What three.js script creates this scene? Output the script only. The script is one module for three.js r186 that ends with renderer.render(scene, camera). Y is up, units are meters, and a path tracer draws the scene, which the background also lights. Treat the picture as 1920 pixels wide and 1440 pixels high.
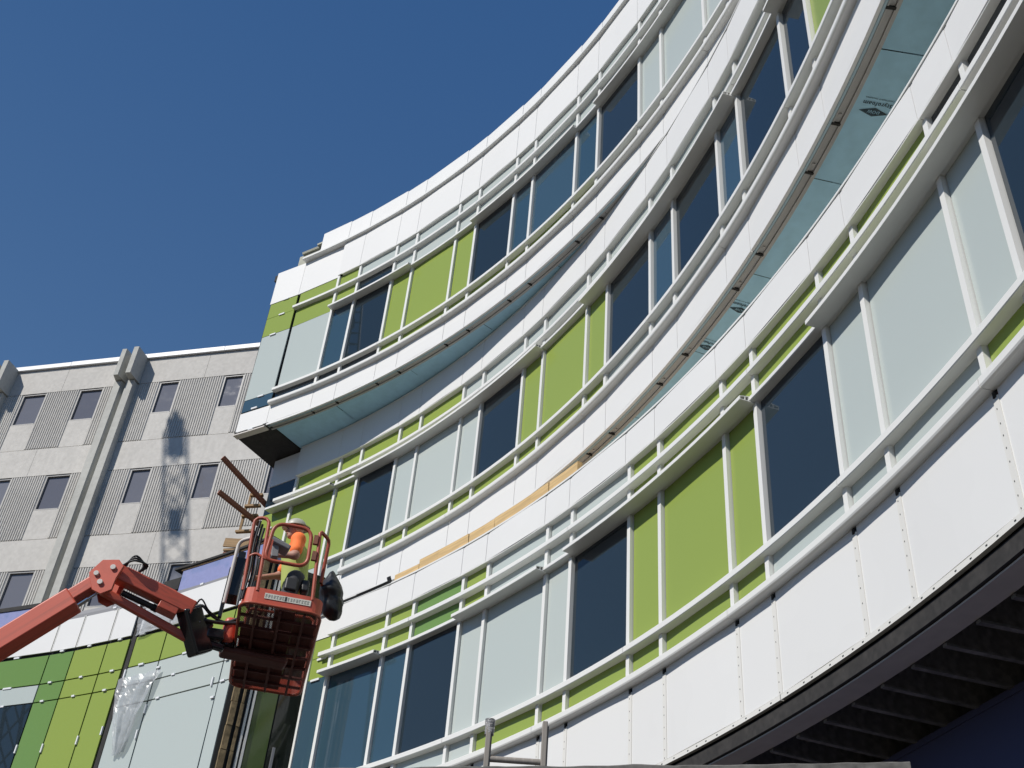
import * as THREE from 'three';
import { mergeGeometries } from 'three/addons/utils/BufferGeometryUtils.js';
import { RoundedBoxGeometry } from 'three/addons/geometries/RoundedBoxGeometry.js';
import { MarchingCubes } from 'three/addons/objects/MarchingCubes.js';

// ---------------------------------------------------------------- camera, sky, sun, exposure
const scene = new THREE.Scene();
const camera = new THREE.PerspectiveCamera(37.91, 4 / 3, 0.1, 3000);
camera.rotation.set(0.66, 0, 0.091, 'XYZ');            // eye 1.6 m above the ground, looking up at the facade
const SUN = new THREE.Vector3(-0.578, 0.670, 0.466).normalize();
{ // clear blue sky: deep towards the zenith, paler towards the horizon
  const W = 512, H = 256, d = new Float32Array(W * H * 4);
  const sm = t => t * t * (3 - 2 * t);
  for (let j = 0; j < H; j++) for (let i = 0; i < W; i++) {
    const el = ((j + 0.5) / H - 0.5) * Math.PI, az = (i + 0.5) / W * 2 * Math.PI - Math.PI;
    const v = [Math.cos(el) * Math.cos(az), Math.sin(el), Math.cos(el) * Math.sin(az)];
    const mu = v[0] * SUN.x + v[1] * SUN.y + v[2] * SUN.z;
    const e = Math.max(0, Math.min(1, el / (Math.PI / 2)));
    const h = Math.pow(1 - e, 3.2), g = 0.80 + 0.25 * Math.pow((mu + 1) / 2, 2) + 0.5 * Math.pow(Math.max(0, mu), 10);
    const c = [0.035 + 0.20 * h, 0.109 + 0.31 * h, 0.287 + 0.41 * h];
    const k = (j * W + i) * 4, b = el < 0 ? 0.6 : 1;
    d[k] = c[0] * g * b; d[k + 1] = c[1] * g * b; d[k + 2] = c[2] * g * b; d[k + 3] = 1;
  }
  const t = new THREE.DataTexture(d, W, H, THREE.RGBAFormat, THREE.FloatType);
  t.mapping = THREE.EquirectangularReflectionMapping; t.magFilter = t.minFilter = THREE.LinearFilter;
  t.wrapS = THREE.RepeatWrapping; t.needsUpdate = true;
  scene.background = t; scene.environment = t;
}
const sun = new THREE.DirectionalLight(new THREE.Color(1.0, 0.955, 0.89), 4.9);
sun.position.copy(SUN).multiplyScalar(160); sun.castShadow = true; sun.name = 'sun_light';
Object.assign(sun.shadow.camera, { left: -60, right: 60, top: 60, bottom: -60, near: 1, far: 400 });
sun.shadow.mapSize.set(4096, 4096); sun.shadow.radius = 1;
scene.add(sun, sun.target);
const renderer = new THREE.WebGLRenderer({ antialias: true });
renderer.toneMapping = THREE.LinearToneMapping;
renderer.toneMappingExposure = 0.93;
renderer.shadowMap.enabled = true;
renderer.setSize(1024, 768);

// ---------------------------------------------------------------- helpers
let seed = 20240611;
const rnd = () => { seed = (seed * 1664525 + 1013904223) >>> 0; return seed / 4294967296; };
const rr = (a, b) => a + (b - a) * rnd();
const D2R = Math.PI / 180, V = (x, y, z) => new THREE.Vector3(x, y, z);
const lin = (r, g, b) => new THREE.Color().setRGB(r, g, b);
function hash(x, y) { let h = (x * 374761393 + y * 668265263) | 0; h = Math.imul(h ^ (h >>> 13), 1274126177); return ((h ^ (h >>> 16)) >>> 0) / 4294967296; }
function vn(x, y, p) { // tiling value noise
  const xi = Math.floor(x), yi = Math.floor(y), fx = x - xi, fy = y - yi, s = t => t * t * (3 - 2 * t), m = q => ((q % p) + p) % p;
  const a = hash(m(xi), m(yi)), b = hash(m(xi + 1), m(yi)), c = hash(m(xi), m(yi + 1)), d = hash(m(xi + 1), m(yi + 1));
  return a + (b - a) * s(fx) + (c - a + (a - b - c + d) * s(fx)) * s(fy);
}
const fbm = (u, v, p, o = 5) => { let r = 0, a = 0.5, q = p; for (let i = 0; i < o; i++) { r += a * vn(u * q + i * 17, v * q + i * 31, q); q *= 2; a *= 0.5; } return r; };
function tex(n, fn, rep, srgb = true) {
  const d = new Uint8Array(n * n * 4);
  for (let j = 0; j < n; j++) for (let i = 0; i < n; i++) {
    const c = fn(i / n, j / n), k = (j * n + i) * 4, a = Array.isArray(c) ? c : [c, c, c];
    for (let q = 0; q < 3; q++) d[k + q] = Math.max(0, Math.min(255, a[q] * 255)); d[k + 3] = 255;
  }
  const t = new THREE.DataTexture(d, n, n); t.wrapS = t.wrapT = THREE.RepeatWrapping; t.magFilter = THREE.LinearFilter;
  t.minFilter = THREE.LinearMipmapLinearFilter; t.generateMipmaps = true; t.repeat.set(rep, rep);
  if (srgb) t.colorSpace = THREE.SRGBColorSpace; t.needsUpdate = true; return t;
}
const T = {
  paint: tex(512, (u, v) => 0.975 + 0.03 * (fbm(u, v, 3, 4) - 0.5), 0.21),
  paintR: tex(256, (u, v) => 0.42 + 0.35 * fbm(u, v, 4), 0.4, false),
  concrete: tex(1024, (u, v) => { const a = fbm(u, v, 4), b = fbm(u, v, 64, 3), s = fbm(u * 8 % 1, v, 3, 4); return 0.915 + 0.09 * (a - 0.5) + 0.09 * (b - 0.5) - 0.10 * Math.max(0, s - 0.5); }, 0.16),
  concreteB: tex(512, (u, v) => fbm(u, v, 24, 4), 0.5, false),
  rough: tex(512, (u, v) => { const a = fbm(u, v, 5), b = fbm(u, v, 40, 4); return 0.45 + 0.35 * a + 0.35 * (b - 0.4); }, 0.5),
  dirt: tex(512, (u, v) => { const a = fbm(u, v, 4), b = fbm(u, v, 30, 3), w = Math.max(0, a - 0.55) * 2.2; return [1.0 - 0.28 * w - 0.07 * b, 1.0 - 0.14 * w - 0.07 * b, 1.0 - 0.1 * w - 0.07 * b]; }, 0.8),
  wood: tex(512, (u, v) => { const g = fbm(u * 0.5, (v * 8) % 1, 8, 4), a = fbm(u, v, 3, 3); return 0.72 + 0.2 * g + 0.12 * (a - 0.5); }, 0.8),
  foam: tex(512, (u, v) => { const a = fbm(u, v, 3), b = fbm(u, v, 24, 4), s = fbm((u * 5) % 1, v, 4, 4); return 0.93 + 0.08 * (a - 0.5) + 0.08 * (b - 0.5) - 0.13 * Math.max(0, s - 0.55); }, 0.35),
  foil: tex(256, (u, v) => fbm(u, v, 6, 5), 1.2, false),
  ground: tex(1024, (u, v) => { const a = fbm(u, v, 6), b = fbm(u, v, 80, 3); return [0.78 + 0.2 * (a - 0.5) + 0.2 * (b - 0.5), 0.76 + 0.2 * (a - 0.5) + 0.2 * (b - 0.5), 0.72 + 0.2 * (a - 0.5) + 0.2 * (b - 0.5)]; }, 0.12),
};
const std = (c, rough = 0.6, o = {}) => new THREE.MeshStandardMaterial({ color: c, roughness: rough, side: THREE.DoubleSide, ...o });
const phy = (c, rough = 0.1, o = {}) => new THREE.MeshPhysicalMaterial({ color: c, roughness: rough, side: THREE.DoubleSide, ...o });
const M = {
  white: std(lin(0.745, 0.745, 0.73), 0.55, { map: T.paint }),
  rail: std(lin(0.76, 0.76, 0.73), 0.42, { map: T.paint }),
  strip: std(lin(0.72, 0.71, 0.67), 0.55, { map: T.paint }),
  alu: std(lin(0.62, 0.64, 0.66), 0.35, { metalness: 0.7 }),
  clip: std(lin(0.72, 0.73, 0.74), 0.4),
  green: phy(lin(0.258, 0.335, 0.070), 0.2, { ior: 1.5, specularIntensity: 0.6 }),
  greenB: phy(lin(0.145, 0.255, 0.072), 0.2, { ior: 1.5, specularIntensity: 0.6 }),
  pale: phy(lin(0.455, 0.50, 0.475), 0.2, { ior: 1.5, specularIntensity: 0.6 }),
  paleB: phy(lin(0.44, 0.49, 0.47), 0.2, { ior: 1.5, specularIntensity: 0.6 }),
  glass: [0, 1, 2].map(i => phy(lin(0.016 + 0.002 * i, 0.026 + 0.003 * i, 0.034 + 0.005 * i), 0.02, { ior: 1.55 })),
  teal: [0, 1].map(i => phy(lin(0.034 + 0.008 * i, 0.070 + 0.012 * i, 0.098 + 0.016 * i), 0.02, { ior: 1.75 })),
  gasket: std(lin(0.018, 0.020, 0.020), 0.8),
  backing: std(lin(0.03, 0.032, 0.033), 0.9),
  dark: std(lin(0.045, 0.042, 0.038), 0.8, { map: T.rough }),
  galv: std(lin(0.44, 0.43, 0.415), 0.55, { map: T.foam }),
  beam: std(lin(0.72, 0.67, 0.62), 0.7, { map: T.foam }),
  joist: std(lin(0.50, 0.48, 0.46), 0.7, { map: T.rough }),
  foam: std(lin(0.41, 0.69, 0.86), 0.8, { map: T.foam }),
  film: std(lin(0.30, 0.42, 0.48), 0.3),
  concrete: std(lin(0.68, 0.655, 0.61), 0.9, { map: T.concrete, bumpMap: T.concreteB, bumpScale: 0.002 }),
  pier: std(lin(0.58, 0.575, 0.53), 0.9, { map: T.concrete, bumpMap: T.concreteB, bumpScale: 0.003 }),
  oldGlass: [0, 1, 2].map(i => phy(lin(0.125 + 0.03 * i, 0.125 + 0.03 * i, 0.145 + 0.03 * i), 0.15, { ior: 1.6, roughnessMap: T.foil })),
  oldFrame: std(lin(0.30, 0.295, 0.285), 0.5),
  roofWhite: std(lin(0.82, 0.82, 0.82), 0.5),
  orange: std(lin(0.58, 0.105, 0.058), 0.42, { map: T.dirt }),
  orangeRail: std(lin(0.42, 0.085, 0.045), 0.45, { map: T.dirt }),
  maroon: std(lin(0.13, 0.042, 0.034), 0.7, { map: T.dirt }),
  black: std(lin(0.018, 0.018, 0.019), 0.5),
  blackShiny: phy(lin(0.014, 0.015, 0.016), 0.22),
  chrome: std(lin(0.7, 0.7, 0.7), 0.15, { metalness: 1 }),
  grey: std(lin(0.22, 0.22, 0.23), 0.6),
  membrane: std(lin(0.235, 0.26, 0.48), 0.7, { map: T.dirt }),
  timber: std(lin(0.50, 0.315, 0.15), 0.75, { map: T.wood }),
  yellow: std(lin(0.92, 0.64, 0.30), 0.7, { map: T.wood }),
  rust: std(lin(0.27, 0.10, 0.06), 0.75, { map: T.dirt }),
  oldWood: std(lin(0.44, 0.40, 0.355), 0.85, { map: T.wood }),
  batt: std(lin(0.50, 0.37, 0.20), 0.95, { map: T.rough }),
  plastic: phy(lin(0.72, 0.73, 0.74), 0.28, { transmission: 0.68, thickness: 0, bumpMap: T.foil, bumpScale: 0.01 }),
  sack: phy(lin(0.016, 0.016, 0.017), 0.42, { bumpMap: T.foil, bumpScale: 0.012 }),
  tarp: std(lin(0.065, 0.07, 0.15), 0.7),
  wall: std(lin(0.25, 0.24, 0.225), 0.95, { map: T.rough, bumpMap: T.concreteB, bumpScale: 0.004 }),
  ground: std(lin(0.155, 0.146, 0.13), 0.95, { map: T.ground }),
  skin: std(lin(0.40, 0.20, 0.14), 0.6), shirt: std(lin(0.95, 0.20, 0.045), 0.8), vest: std(lin(0.42, 0.48, 0.13), 0.8),
  trousers: std(lin(0.055, 0.058, 0.065), 0.9), hat: std(lin(0.40, 0.39, 0.33), 0.45), boot: std(lin(0.06, 0.045, 0.03), 0.8),
  label: std(lin(0.62, 0.60, 0.52), 0.5), ink: std(lin(0.03, 0.035, 0.035), 0.6),
};
const origin = new Map();
function reg(o, p) { origin.set(o, p); return o; }
function thing(name, label, category, [x, y, z], group) {     // a Group standing at the thing's base; its children are its parts
  const o = new THREE.Group(); o.name = name; o.position.set(x, y, z); o.userData = { label, category };
  if (group) o.userData.group = group; scene.add(o); return reg(o, V(x, y, z));
}
function part(name, geo, mat, parent, label, kind) {           // geometry comes in world coordinates
  if (Array.isArray(geo)) geo = merge(geo);
  const p = origin.get(parent) || V(0, 0, 0); geo.translate(-p.x, -p.y, -p.z);
  const m = new THREE.Mesh(geo, mat); m.name = name; m.castShadow = m.receiveShadow = true;
  if (label) m.userData.label = label; if (kind) m.userData.kind = kind;
  parent.add(m); return reg(m, p.clone());
}
function sub(name, parent, label) { const g = new THREE.Group(); g.name = name; if (label) g.userData.label = label; parent.add(g); return reg(g, origin.get(parent).clone()); }
function single(name, geo, mat, label, category, kind, base) {  // a thing of one mesh
  if (Array.isArray(geo)) geo = merge(geo);
  geo.computeBoundingBox(); const b = geo.boundingBox, p = base || V((b.min.x + b.max.x) / 2, b.min.y, (b.min.z + b.max.z) / 2);
  geo.translate(-p.x, -p.y, -p.z);
  const m = new THREE.Mesh(geo, mat); m.name = name; m.position.copy(p); m.castShadow = m.receiveShadow = true;
  m.userData = { label, category }; if (kind) m.userData.kind = kind; scene.add(m); return reg(m, p.clone());
}
function merge(a) { return mergeGeometries(a.map(g => { const q = g.index ? g.toNonIndexed() : g; for (const k of Object.keys(q.attributes)) if (!['position', 'normal', 'uv'].includes(k)) q.deleteAttribute(k); return q; })); }
class MB {                                                      // collects quads and triangles with flat normals and uv in metres
  constructor() { this.p = []; this.n = []; this.u = []; }
  tri(a, b, c, uv, ns) {
    const n = new THREE.Vector3().crossVectors(b.clone().sub(a), c.clone().sub(a)).normalize();
    [a, b, c].forEach((q, i) => { this.p.push(q.x, q.y, q.z); const m = ns ? ns[i] : n; this.n.push(m.x, m.y, m.z); this.u.push(uv[i][0], uv[i][1]); });
  }
  quad(a, b, c, d, uv, ns) { this.tri(a, b, c, [uv[0], uv[1], uv[2]], ns && [ns[0], ns[1], ns[2]]); this.tri(a, c, d, [uv[0], uv[2], uv[3]], ns && [ns[0], ns[2], ns[3]]); }
  geo() { const g = new THREE.BufferGeometry(); g.setAttribute('position', new THREE.Float32BufferAttribute(this.p, 3)); g.setAttribute('normal', new THREE.Float32BufferAttribute(this.n, 3)); g.setAttribute('uv', new THREE.Float32BufferAttribute(this.u, 2)); return g; }
}
function bx(x0, x1, y0, y1, z0, z1) {                           // box from its limits, uv in metres
  const b = new MB(), c = [V(x0, y0, z0), V(x1, y0, z0), V(x1, y1, z0), V(x0, y1, z0), V(x0, y0, z1), V(x1, y0, z1), V(x1, y1, z1), V(x0, y1, z1)];
  const f = (i, j, k, l, w) => b.quad(c[i], c[j], c[k], c[l], [i, j, k, l].map(q => w(c[q])));
  f(4, 5, 6, 7, q => [q.x, q.y]); f(1, 0, 3, 2, q => [q.x, q.y]); f(5, 1, 2, 6, q => [q.z, q.y]); f(0, 4, 7, 3, q => [q.z, q.y]);
  f(7, 6, 2, 3, q => [q.x, q.z]); f(0, 1, 5, 4, q => [q.x, q.z]); return b.geo();
}
function frame(p, dir, up) { const x = dir.clone().normalize(), z = new THREE.Vector3().crossVectors(x, up).normalize(), y = new THREE.Vector3().crossVectors(z, x); return new THREE.Matrix4().makeBasis(x, y, z).setPosition(p); }
function beam(p, q, h, w, up = V(0, 1, 0)) { return bx(0, p.distanceTo(q), -h / 2, h / 2, -w / 2, w / 2).applyMatrix4(frame(p, q.clone().sub(p), up)); }
function rbeam(p, q, h, w, r, up = V(0, 1, 0)) { const l = p.distanceTo(q), g = new RoundedBoxGeometry(l, h, w, 2, r); g.translate(l / 2, 0, 0); return g.applyMatrix4(frame(p, q.clone().sub(p), up)); }
function rod(p, q, r, n = 10) { const g = new THREE.CylinderGeometry(r, r, p.distanceTo(q), n); g.rotateZ(-Math.PI / 2); g.translate(p.distanceTo(q) / 2, 0, 0); return g.applyMatrix4(frame(p, q.clone().sub(p), Math.abs(q.y - p.y) > 0.9 * p.distanceTo(q) ? V(1, 0, 0.1) : V(0, 1, 0))); }
function tube(pts, r, seg = 40, tension = 0.5, closed = false) { return new THREE.TubeGeometry(new THREE.CatmullRomCurve3(pts, closed, 'catmullrom', tension), seg, r, 8, closed); }
function bent(pts, r, rad = 0.08, tr = 8) {                     // pipe along a polyline with rounded bends
  const path = new THREE.CurvePath();
  let last = pts[0];
  for (let i = 1; i < pts.length; i++) {
    const a = pts[i];
    if (i < pts.length - 1) {
      const d0 = a.clone().sub(pts[i - 1]), d1 = pts[i + 1].clone().sub(a), k = Math.min(rad, d0.length() / 2.01, d1.length() / 2.01);
      const s = a.clone().addScaledVector(d0.normalize(), -k), e = a.clone().addScaledVector(d1.normalize(), k);
      path.add(new THREE.LineCurve3(last, s)); path.add(new THREE.QuadraticBezierCurve3(s, a, e)); last = e;
    } else path.add(new THREE.LineCurve3(last, a));
  }
  return new THREE.TubeGeometry(path, pts.length * 10, r, tr, false);
}
// --- arcs: S = {c:[x,z], R}; o = metres in front of the glass line, towards the centre of the curve
const P = (S, deg, y, o = 0) => V(S.c[0] + (S.R - o) * Math.cos(deg * D2R), y, S.c[1] + (S.R - o) * Math.sin(deg * D2R));
function sweep(S, poly, a0, a1, n) {                            // a closed profile [[o, y], ...] carried along the arc
  n = n || Math.max(1, Math.round(Math.abs(a1 - a0) / 0.9));
  const b = new MB(), m = poly.length; let area = 0;
  for (let i = 0; i < m; i++) { const p = poly[i], q = poly[(i + 1) % m]; area += p[0] * q[1] - q[0] * p[1]; }
  const sg = area > 0 ? 1 : -1;
  for (let k = 0; k < n; k++) {
    const t0 = a0 + (a1 - a0) * k / n, t1 = a0 + (a1 - a0) * (k + 1) / n, s0 = t0 * D2R * S.R, s1 = t1 * D2R * S.R; let per = 0;
    for (let i = 0; i < m; i++) {
      const p = poly[i], q = poly[(i + 1) % m], L = Math.hypot(q[0] - p[0], q[1] - p[1]); if (L < 1e-6) continue;
      const no = sg * (q[1] - p[1]) / L, ny = -sg * (q[0] - p[0]) / L;
      const nn = t => V(-no * Math.cos(t * D2R), ny, -no * Math.sin(t * D2R));
      const N0 = n > 1 ? nn(t0) : nn((t0 + t1) / 2), N1 = n > 1 ? nn(t1) : N0;
      const v0 = Math.abs(no) > 0.7 ? p[1] : per, v1 = Math.abs(no) > 0.7 ? q[1] : per + L;
      b.quad(P(S, t0, p[1], p[0]), P(S, t1, p[1], p[0]), P(S, t1, q[1], q[0]), P(S, t0, q[1], q[0]), [[s0, v0], [s1, v0], [s1, v1], [s0, v1]], [N0, N1, N1, N0]); per += L;
    }
  }
  const cap = THREE.ShapeUtils.triangulateShape(poly.map(q => new THREE.Vector2(q[0], q[1])), []);
  for (const t of [a0, a1]) for (const f of cap) b.tri(...f.map(i => P(S, t, poly[i][1], poly[i][0])), f.map(i => poly[i]));
  return b.geo();
}
const rect = (o0, o1, y0, y1) => [[o0, y0], [o1, y0], [o1, y1], [o0, y1]];
const cham = (o0, o1, y0, y1, c = 0.008) => [[o0, y0], [o1 - c, y0], [o1, y0 + c], [o1, y1 - c], [o1 - c, y1], [o0, y1]];
function pane(S, a0, a1, y0, y1, o0 = -0.03, o1 = 0, gap = 0.049) {  // flat panel between two angles, set slightly out of true
  const g = gap / S.R / D2R, geo = sweep(S, rect(o0, o1, y0, y1), a0 + g, a1 - g, 1);
  const c = P(S, (a0 + a1) / 2, (y0 + y1) / 2, o1), m = new THREE.Matrix4().makeTranslation(c.x, c.y, c.z);
  m.multiply(new THREE.Matrix4().makeRotationFromEuler(new THREE.Euler(rr(-0.003, 0.003), rr(-0.003, 0.003), rr(-0.003, 0.003)))).multiply(new THREE.Matrix4().makeTranslation(-c.x, -c.y, -c.z));
  return geo.applyMatrix4(m);
}
function ribbon(inner, outer, y0, y1) {                         // flat strip between two polylines in plan
  const b = new MB(), n = inner.length - 1; let u = 0;
  for (let i = 0; i < n; i++) {
    const [a, c] = [inner[i], inner[i + 1]], [d, e] = [outer[i], outer[i + 1]], L = Math.hypot(c[0] - a[0], c[1] - a[1]), w0 = Math.hypot(a[0] - d[0], a[1] - d[1]), w1 = Math.hypot(c[0] - e[0], c[1] - e[1]);
    const q = (p, y) => V(p[0], y, p[1]);
    b.quad(q(a, y0), q(c, y0), q(e, y0), q(d, y0), [[u, 0], [u + L, 0], [u + L, w1], [u, w0]]);
    b.quad(q(a, y1), q(d, y1), q(e, y1), q(c, y1), [[u, 0], [u, w0], [u + L, w1], [u + L, 0]]);
    b.quad(q(a, y0), q(a, y1), q(c, y1), q(c, y0), [[u, y0], [u, y1], [u + L, y1], [u + L, y0]]);
    b.quad(q(d, y0), q(e, y0), q(e, y1), q(d, y1), [[u, y0], [u + L, y0], [u + L, y1], [u, y1]]); u += L;
  }
  return b.geo();
}

// ---------------------------------------------------------------- ground
{ const g = new THREE.PlaneGeometry(3000, 3000, 1, 1); g.rotateX(-Math.PI / 2); const uv = g.attributes.uv; for (let i = 0; i < uv.count; i++) uv.setXY(i, uv.getX(i) * 3000, uv.getY(i) * 3000);
  g.translate(0, -1.6, 0); single('ground', g, M.ground, 'pale bare earth of the building site', 'ground', 'structure', V(0, -1.6, 0)); }

// ---------------------------------------------------------------- the curved building
const SA = { c: [-18.313, -3.12], R: 22.251, corner: -47.3, end: 7.4, m: [-45.69, -41.9, -40.04, -36.63, -34.93, -30.93, -29.3, -25.62, -23.77, -19.98, -18.21, -14.5, -12.65, -8.9, -7.2, -3.5, -1.75, 1.95, 3.7, 7.4],
  sof: 4.33, r1: 5.55, r2: 5.953, g3: 7.85, r4: 8.335, g5: 8.65, top: 9.18, e: 0.123, D: 0.25, tb: 0.10,
  G: 'TTTDPPPDGGGDPPPDDPPP', S1: 'TDDPPGGGGGGPPPGGGPPG', S3: 'GGGHGPPPGGGGGGGDDGGG', S4: 'GGGHGPPPGGGGGGDDDGGG',
  shade: [[-45.8, -41.84], [-36.5, -30.78], [-29.06, -18.18], [-14.545, 7.4]], a1: -45.9, a2: -45.9, a3: -45.6, a4: -46.4, a5: -46.05 };
const SB = { c: [-17.374, -4.642], R: 20.452, corner: -53.1, end: 7.4, m: [-50.54, -46.79, -44.94, -41.65, -39.84, -36.12, -34.39, -30.74, -29.01, -25.24, -23.51, -19.85, -17.93, -14.18, -12.44, -8.86, -6.99, -3.2, -1.4, 2.4, 4.2, 7.4],
  sof: 9.26, r1: 9.973, r2: 10.339, g3: 12.057, r4: 12.375, g5: 12.788, top: 13.50, e: 0.112, D: 0.225, tb: 0.10,
  G: 'GGGDPPPDGGGDTDTDDGGGPP', S1: 'PPPPGGGGGGGPPPPPPPPPPP', S3: 'DGGGGGPPPPPPPPPPPPPPPP', S4: 'DGGGGGPPPPPPPPPPPPPPPP',
  shade: [[-52.2, -46.7], [-44.84, -28.9], [-25.14, -12.43], [-8.87, 7.4]], a1: -44.9, a2: -46.3, a3: -52.2, a4: -52.07, a5: -50.5 };
const SC = { c: [-16.184, -3.366], R: 19.682, corner: -58.5, end: 7.0, m: [-55.87, -52.23, -50.27, -46.96, -45.13, -41.24, -39.43, -36.01, -34.3, -30.37, -28.39, -24.72, -22.79, -19.1, -17.2, -13.5, -11.6, -7.9, -6, -2.3, -0.4, 3.3, 7.0],
  sof: 13.54, r1: 14.16, r2: 14.487, g3: 16.271, r4: 16.9, g5: 17.31, top: 18.35, e: 0.11, D: 0.19, tb: 0.07,
  G: 'PPTDGGGDTTTDPPPPPDDDGGG', S1: 'TDDDGGGGGGGPPPPPPPPPPPP', S3: 'GGGDPPPPPPPPPPPPPPPPPPP', S4: 'GGGPPPPPPPPPPPPPPPPPPPP',
  shade: [[-52.18, -45.04], [-39.5, -30.15], [-28.3, 7]], a1: -55.94, a2: -55.85, a3: -52.2, a4: -55.9, a5: -51.95 };
// the two upper storeys are further away than they look: their plan and heights scale together
const KS = 1.096;
for (const S of [SB, SC]) { S.c = S.c.map(v => v * KS); for (const k of ['R', 'sof', 'r1', 'r2', 'g3', 'r4', 'g5', 'top', 'e', 'D', 'tb']) S[k] *= KS; }
const bld = thing('curved_office_building', 'tall white and green office building with a concave glazed front under construction', 'building', [P(SA, -20, 0).x + 3, -1.6, P(SA, -20, 0).z - 1]);
const matOf = { D: () => M.glass[Math.floor(rnd() * 3)], T: () => M.teal[Math.floor(rnd() * 2)], P: () => rnd() < 0.5 ? M.pale : M.paleB, G: () => M.green, H: () => M.greenB };
const nameOf = { D: 'glass_pane', T: 'glass_pane', P: 'grey_panel', G: 'green_panel', H: 'green_panel' };
function runs(S, a0, cuts) { // cut a long member into lengths at every fourth mullion
  const r = []; let p = a0; S.m.forEach((m, i) => { if (i % 4 === cuts && m > p + 2 && m < S.end - 2) { r.push([p, m]); p = m; } }); r.push([p, S.end]); return r;
}
function storey(S, label, isA, isC) {
  const g = sub('storey', bld, label), edges = [S.corner, ...S.m], gapA = 0.004 / S.R / D2R;
  const rows = [[S.r1 - 0.04, S.r2 - 0.04, S.S1], [S.r2 - 0.04, S.g3 + 0.03, S.G], [S.g3 + 0.03, S.r4 - 0.04, S.S3], [S.r4 - 0.04, S.g5 + 0.012, S.S4]];
  part('backing_wall', sweep(S, rect(-0.45, -0.07, S.sof + 0.03, S.top - 0.02), S.corner, S.end, 60), M.backing, g);
  for (const [y0, y1, code] of rows) for (let i = 0; i < edges.length - 1; i++) {
    const k = code[i]; if (!k) continue; part(nameOf[k], pane(S, edges[i], edges[i + 1], y0 + 0.006, y1 - 0.006), matOf[k](), g);
  }
  // mullion caps between the panes
  const w = 0.036 / S.R / D2R;
  S.m.forEach((m, i) => {
    if (isC && i === 0) return;
    part('mullion', sweep(S, cham(-0.03, 0.052, S.r1 - 0.05, S.g5 + 0.01, 0.006), m - w, m + w, 1), M.rail, g);
  });
  if (isA) part('mullion', sweep(S, cham(-0.03, 0.03, S.r1 - 0.05, S.g5 + 0.01, 0.006), S.corner + 0.02, S.corner + 0.16, 1), M.strip, g);
  // rails
  for (const [a, b] of runs(S, S.a1, 1)) part('rail', sweep(S, [[0, S.r1 - 0.10], [S.e - 0.03, S.r1 - 0.10], [S.e - 0.008, S.r1 - 0.092], [S.e, S.r1 - 0.075], [S.e, S.r1 - 0.01], [S.e - 0.01, S.r1], [0, S.r1]], a + gapA, b - gapA), M.rail, g);
  for (const [a, b] of runs(S, S.a2, 3)) part('rail', sweep(S, cham(0, S.e, S.r2 - 0.085, S.r2), a + gapA, b - gapA), M.rail, g);
  for (const [a, b] of runs(S, S.a3, 0)) part('rail', sweep(S, cham(0, S.e, S.g3, S.g3 + 0.065), a + gapA, b - gapA), M.rail, g);
  for (const [a, b] of runs(S, S.a4, 2)) part('rail', sweep(S, cham(0, S.e, S.r4 - 0.085, S.r4), a + gapA, b - gapA), M.rail, g);
  for (const [a, b] of runs(S, S.a5, 1)) part('rail', sweep(S, rect(0, S.tb, S.g5, S.g5 + 0.018), a + gapA, b - gapA), M.rail, g);
  // hollow sunshades
  for (const [a, b] of S.shade) {
    const o = S.e + 0.003, D = S.D, y = S.g3 - 0.004, n = Math.max(2, Math.round((b - a) / 0.9));
    part('sunshade', [rect(0.056, D, y - 0.010, y), rect(D - 0.010, D, y + 0.001, y + 0.042), [[o, y + 0.058], [D - 0.011, y + 0.032], [D - 0.011, y + 0.042], [o, y + 0.068]], rect(o + (D - o) * 0.38, o + (D - o) * 0.38 + 0.012, y + 0.001, y + 0.046), rect(o, o + 0.01, y + 0.001, y + 0.056)].map(q => sweep(S, q, a, b, n)), M.rail, g);
  }
  // white bands below and above
  for (let i = 0; i < edges.length - 1; i++) {
    const lead = i === 0, a = edges[i], b = edges[i + 1];
    part('white_panel', sweep(S, rect(-0.03, 0, S.sof + 0.062, S.r1 - 0.075), a + 0.032 / S.R / D2R, b - 0.032 / S.R / D2R, 1), M.white, g);
    const ot = a < S.a5 - 0.3 ? 0.012 : S.tb;
    part('white_panel', sweep(S, rect(ot - 0.03, ot, S.g5 + 0.02, S.top), a + 0.026 / S.R / D2R, b - 0.026 / S.R / D2R, 1), M.white, g);
  }
  const holes = [];
  S.m.forEach((m, i) => {
    const h = (isA ? 0.034 : 0.027) / S.R / D2R, oj = isA ? 0.010 : -0.004;
    part('joint_strip', sweep(S, rect(-0.05, oj, S.sof + 0.056, S.r1 - (isA ? 0.16 : 0.08)), m - h, m + h, 1), isA ? M.strip : M.white, g);
    const ot = m < S.a5 - 0.3 ? 0.012 : S.tb;
    part('joint_strip', sweep(S, rect(ot - 0.05, ot - 0.004, S.g5 + 0.02, S.top - 0.004), m - 0.022 / S.R / D2R, m + 0.022 / S.R / D2R, 1), M.white, g);
    if (isA) for (let y = S.sof + 0.07; y < S.r1 - 0.2; y += rr(0.09, 0.17)) holes.push(sweep(S, rect(0.009, 0.0125, y, y + 0.014), m - 0.03, m - 0.012, 1));
    if (isA) part('bracket', sweep(S, rect(-0.03, 0.02, S.r1 - 0.17, S.r1 - 0.115), m - 0.04, m + 0.045, 1), M.dark, g);
  });
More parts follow.
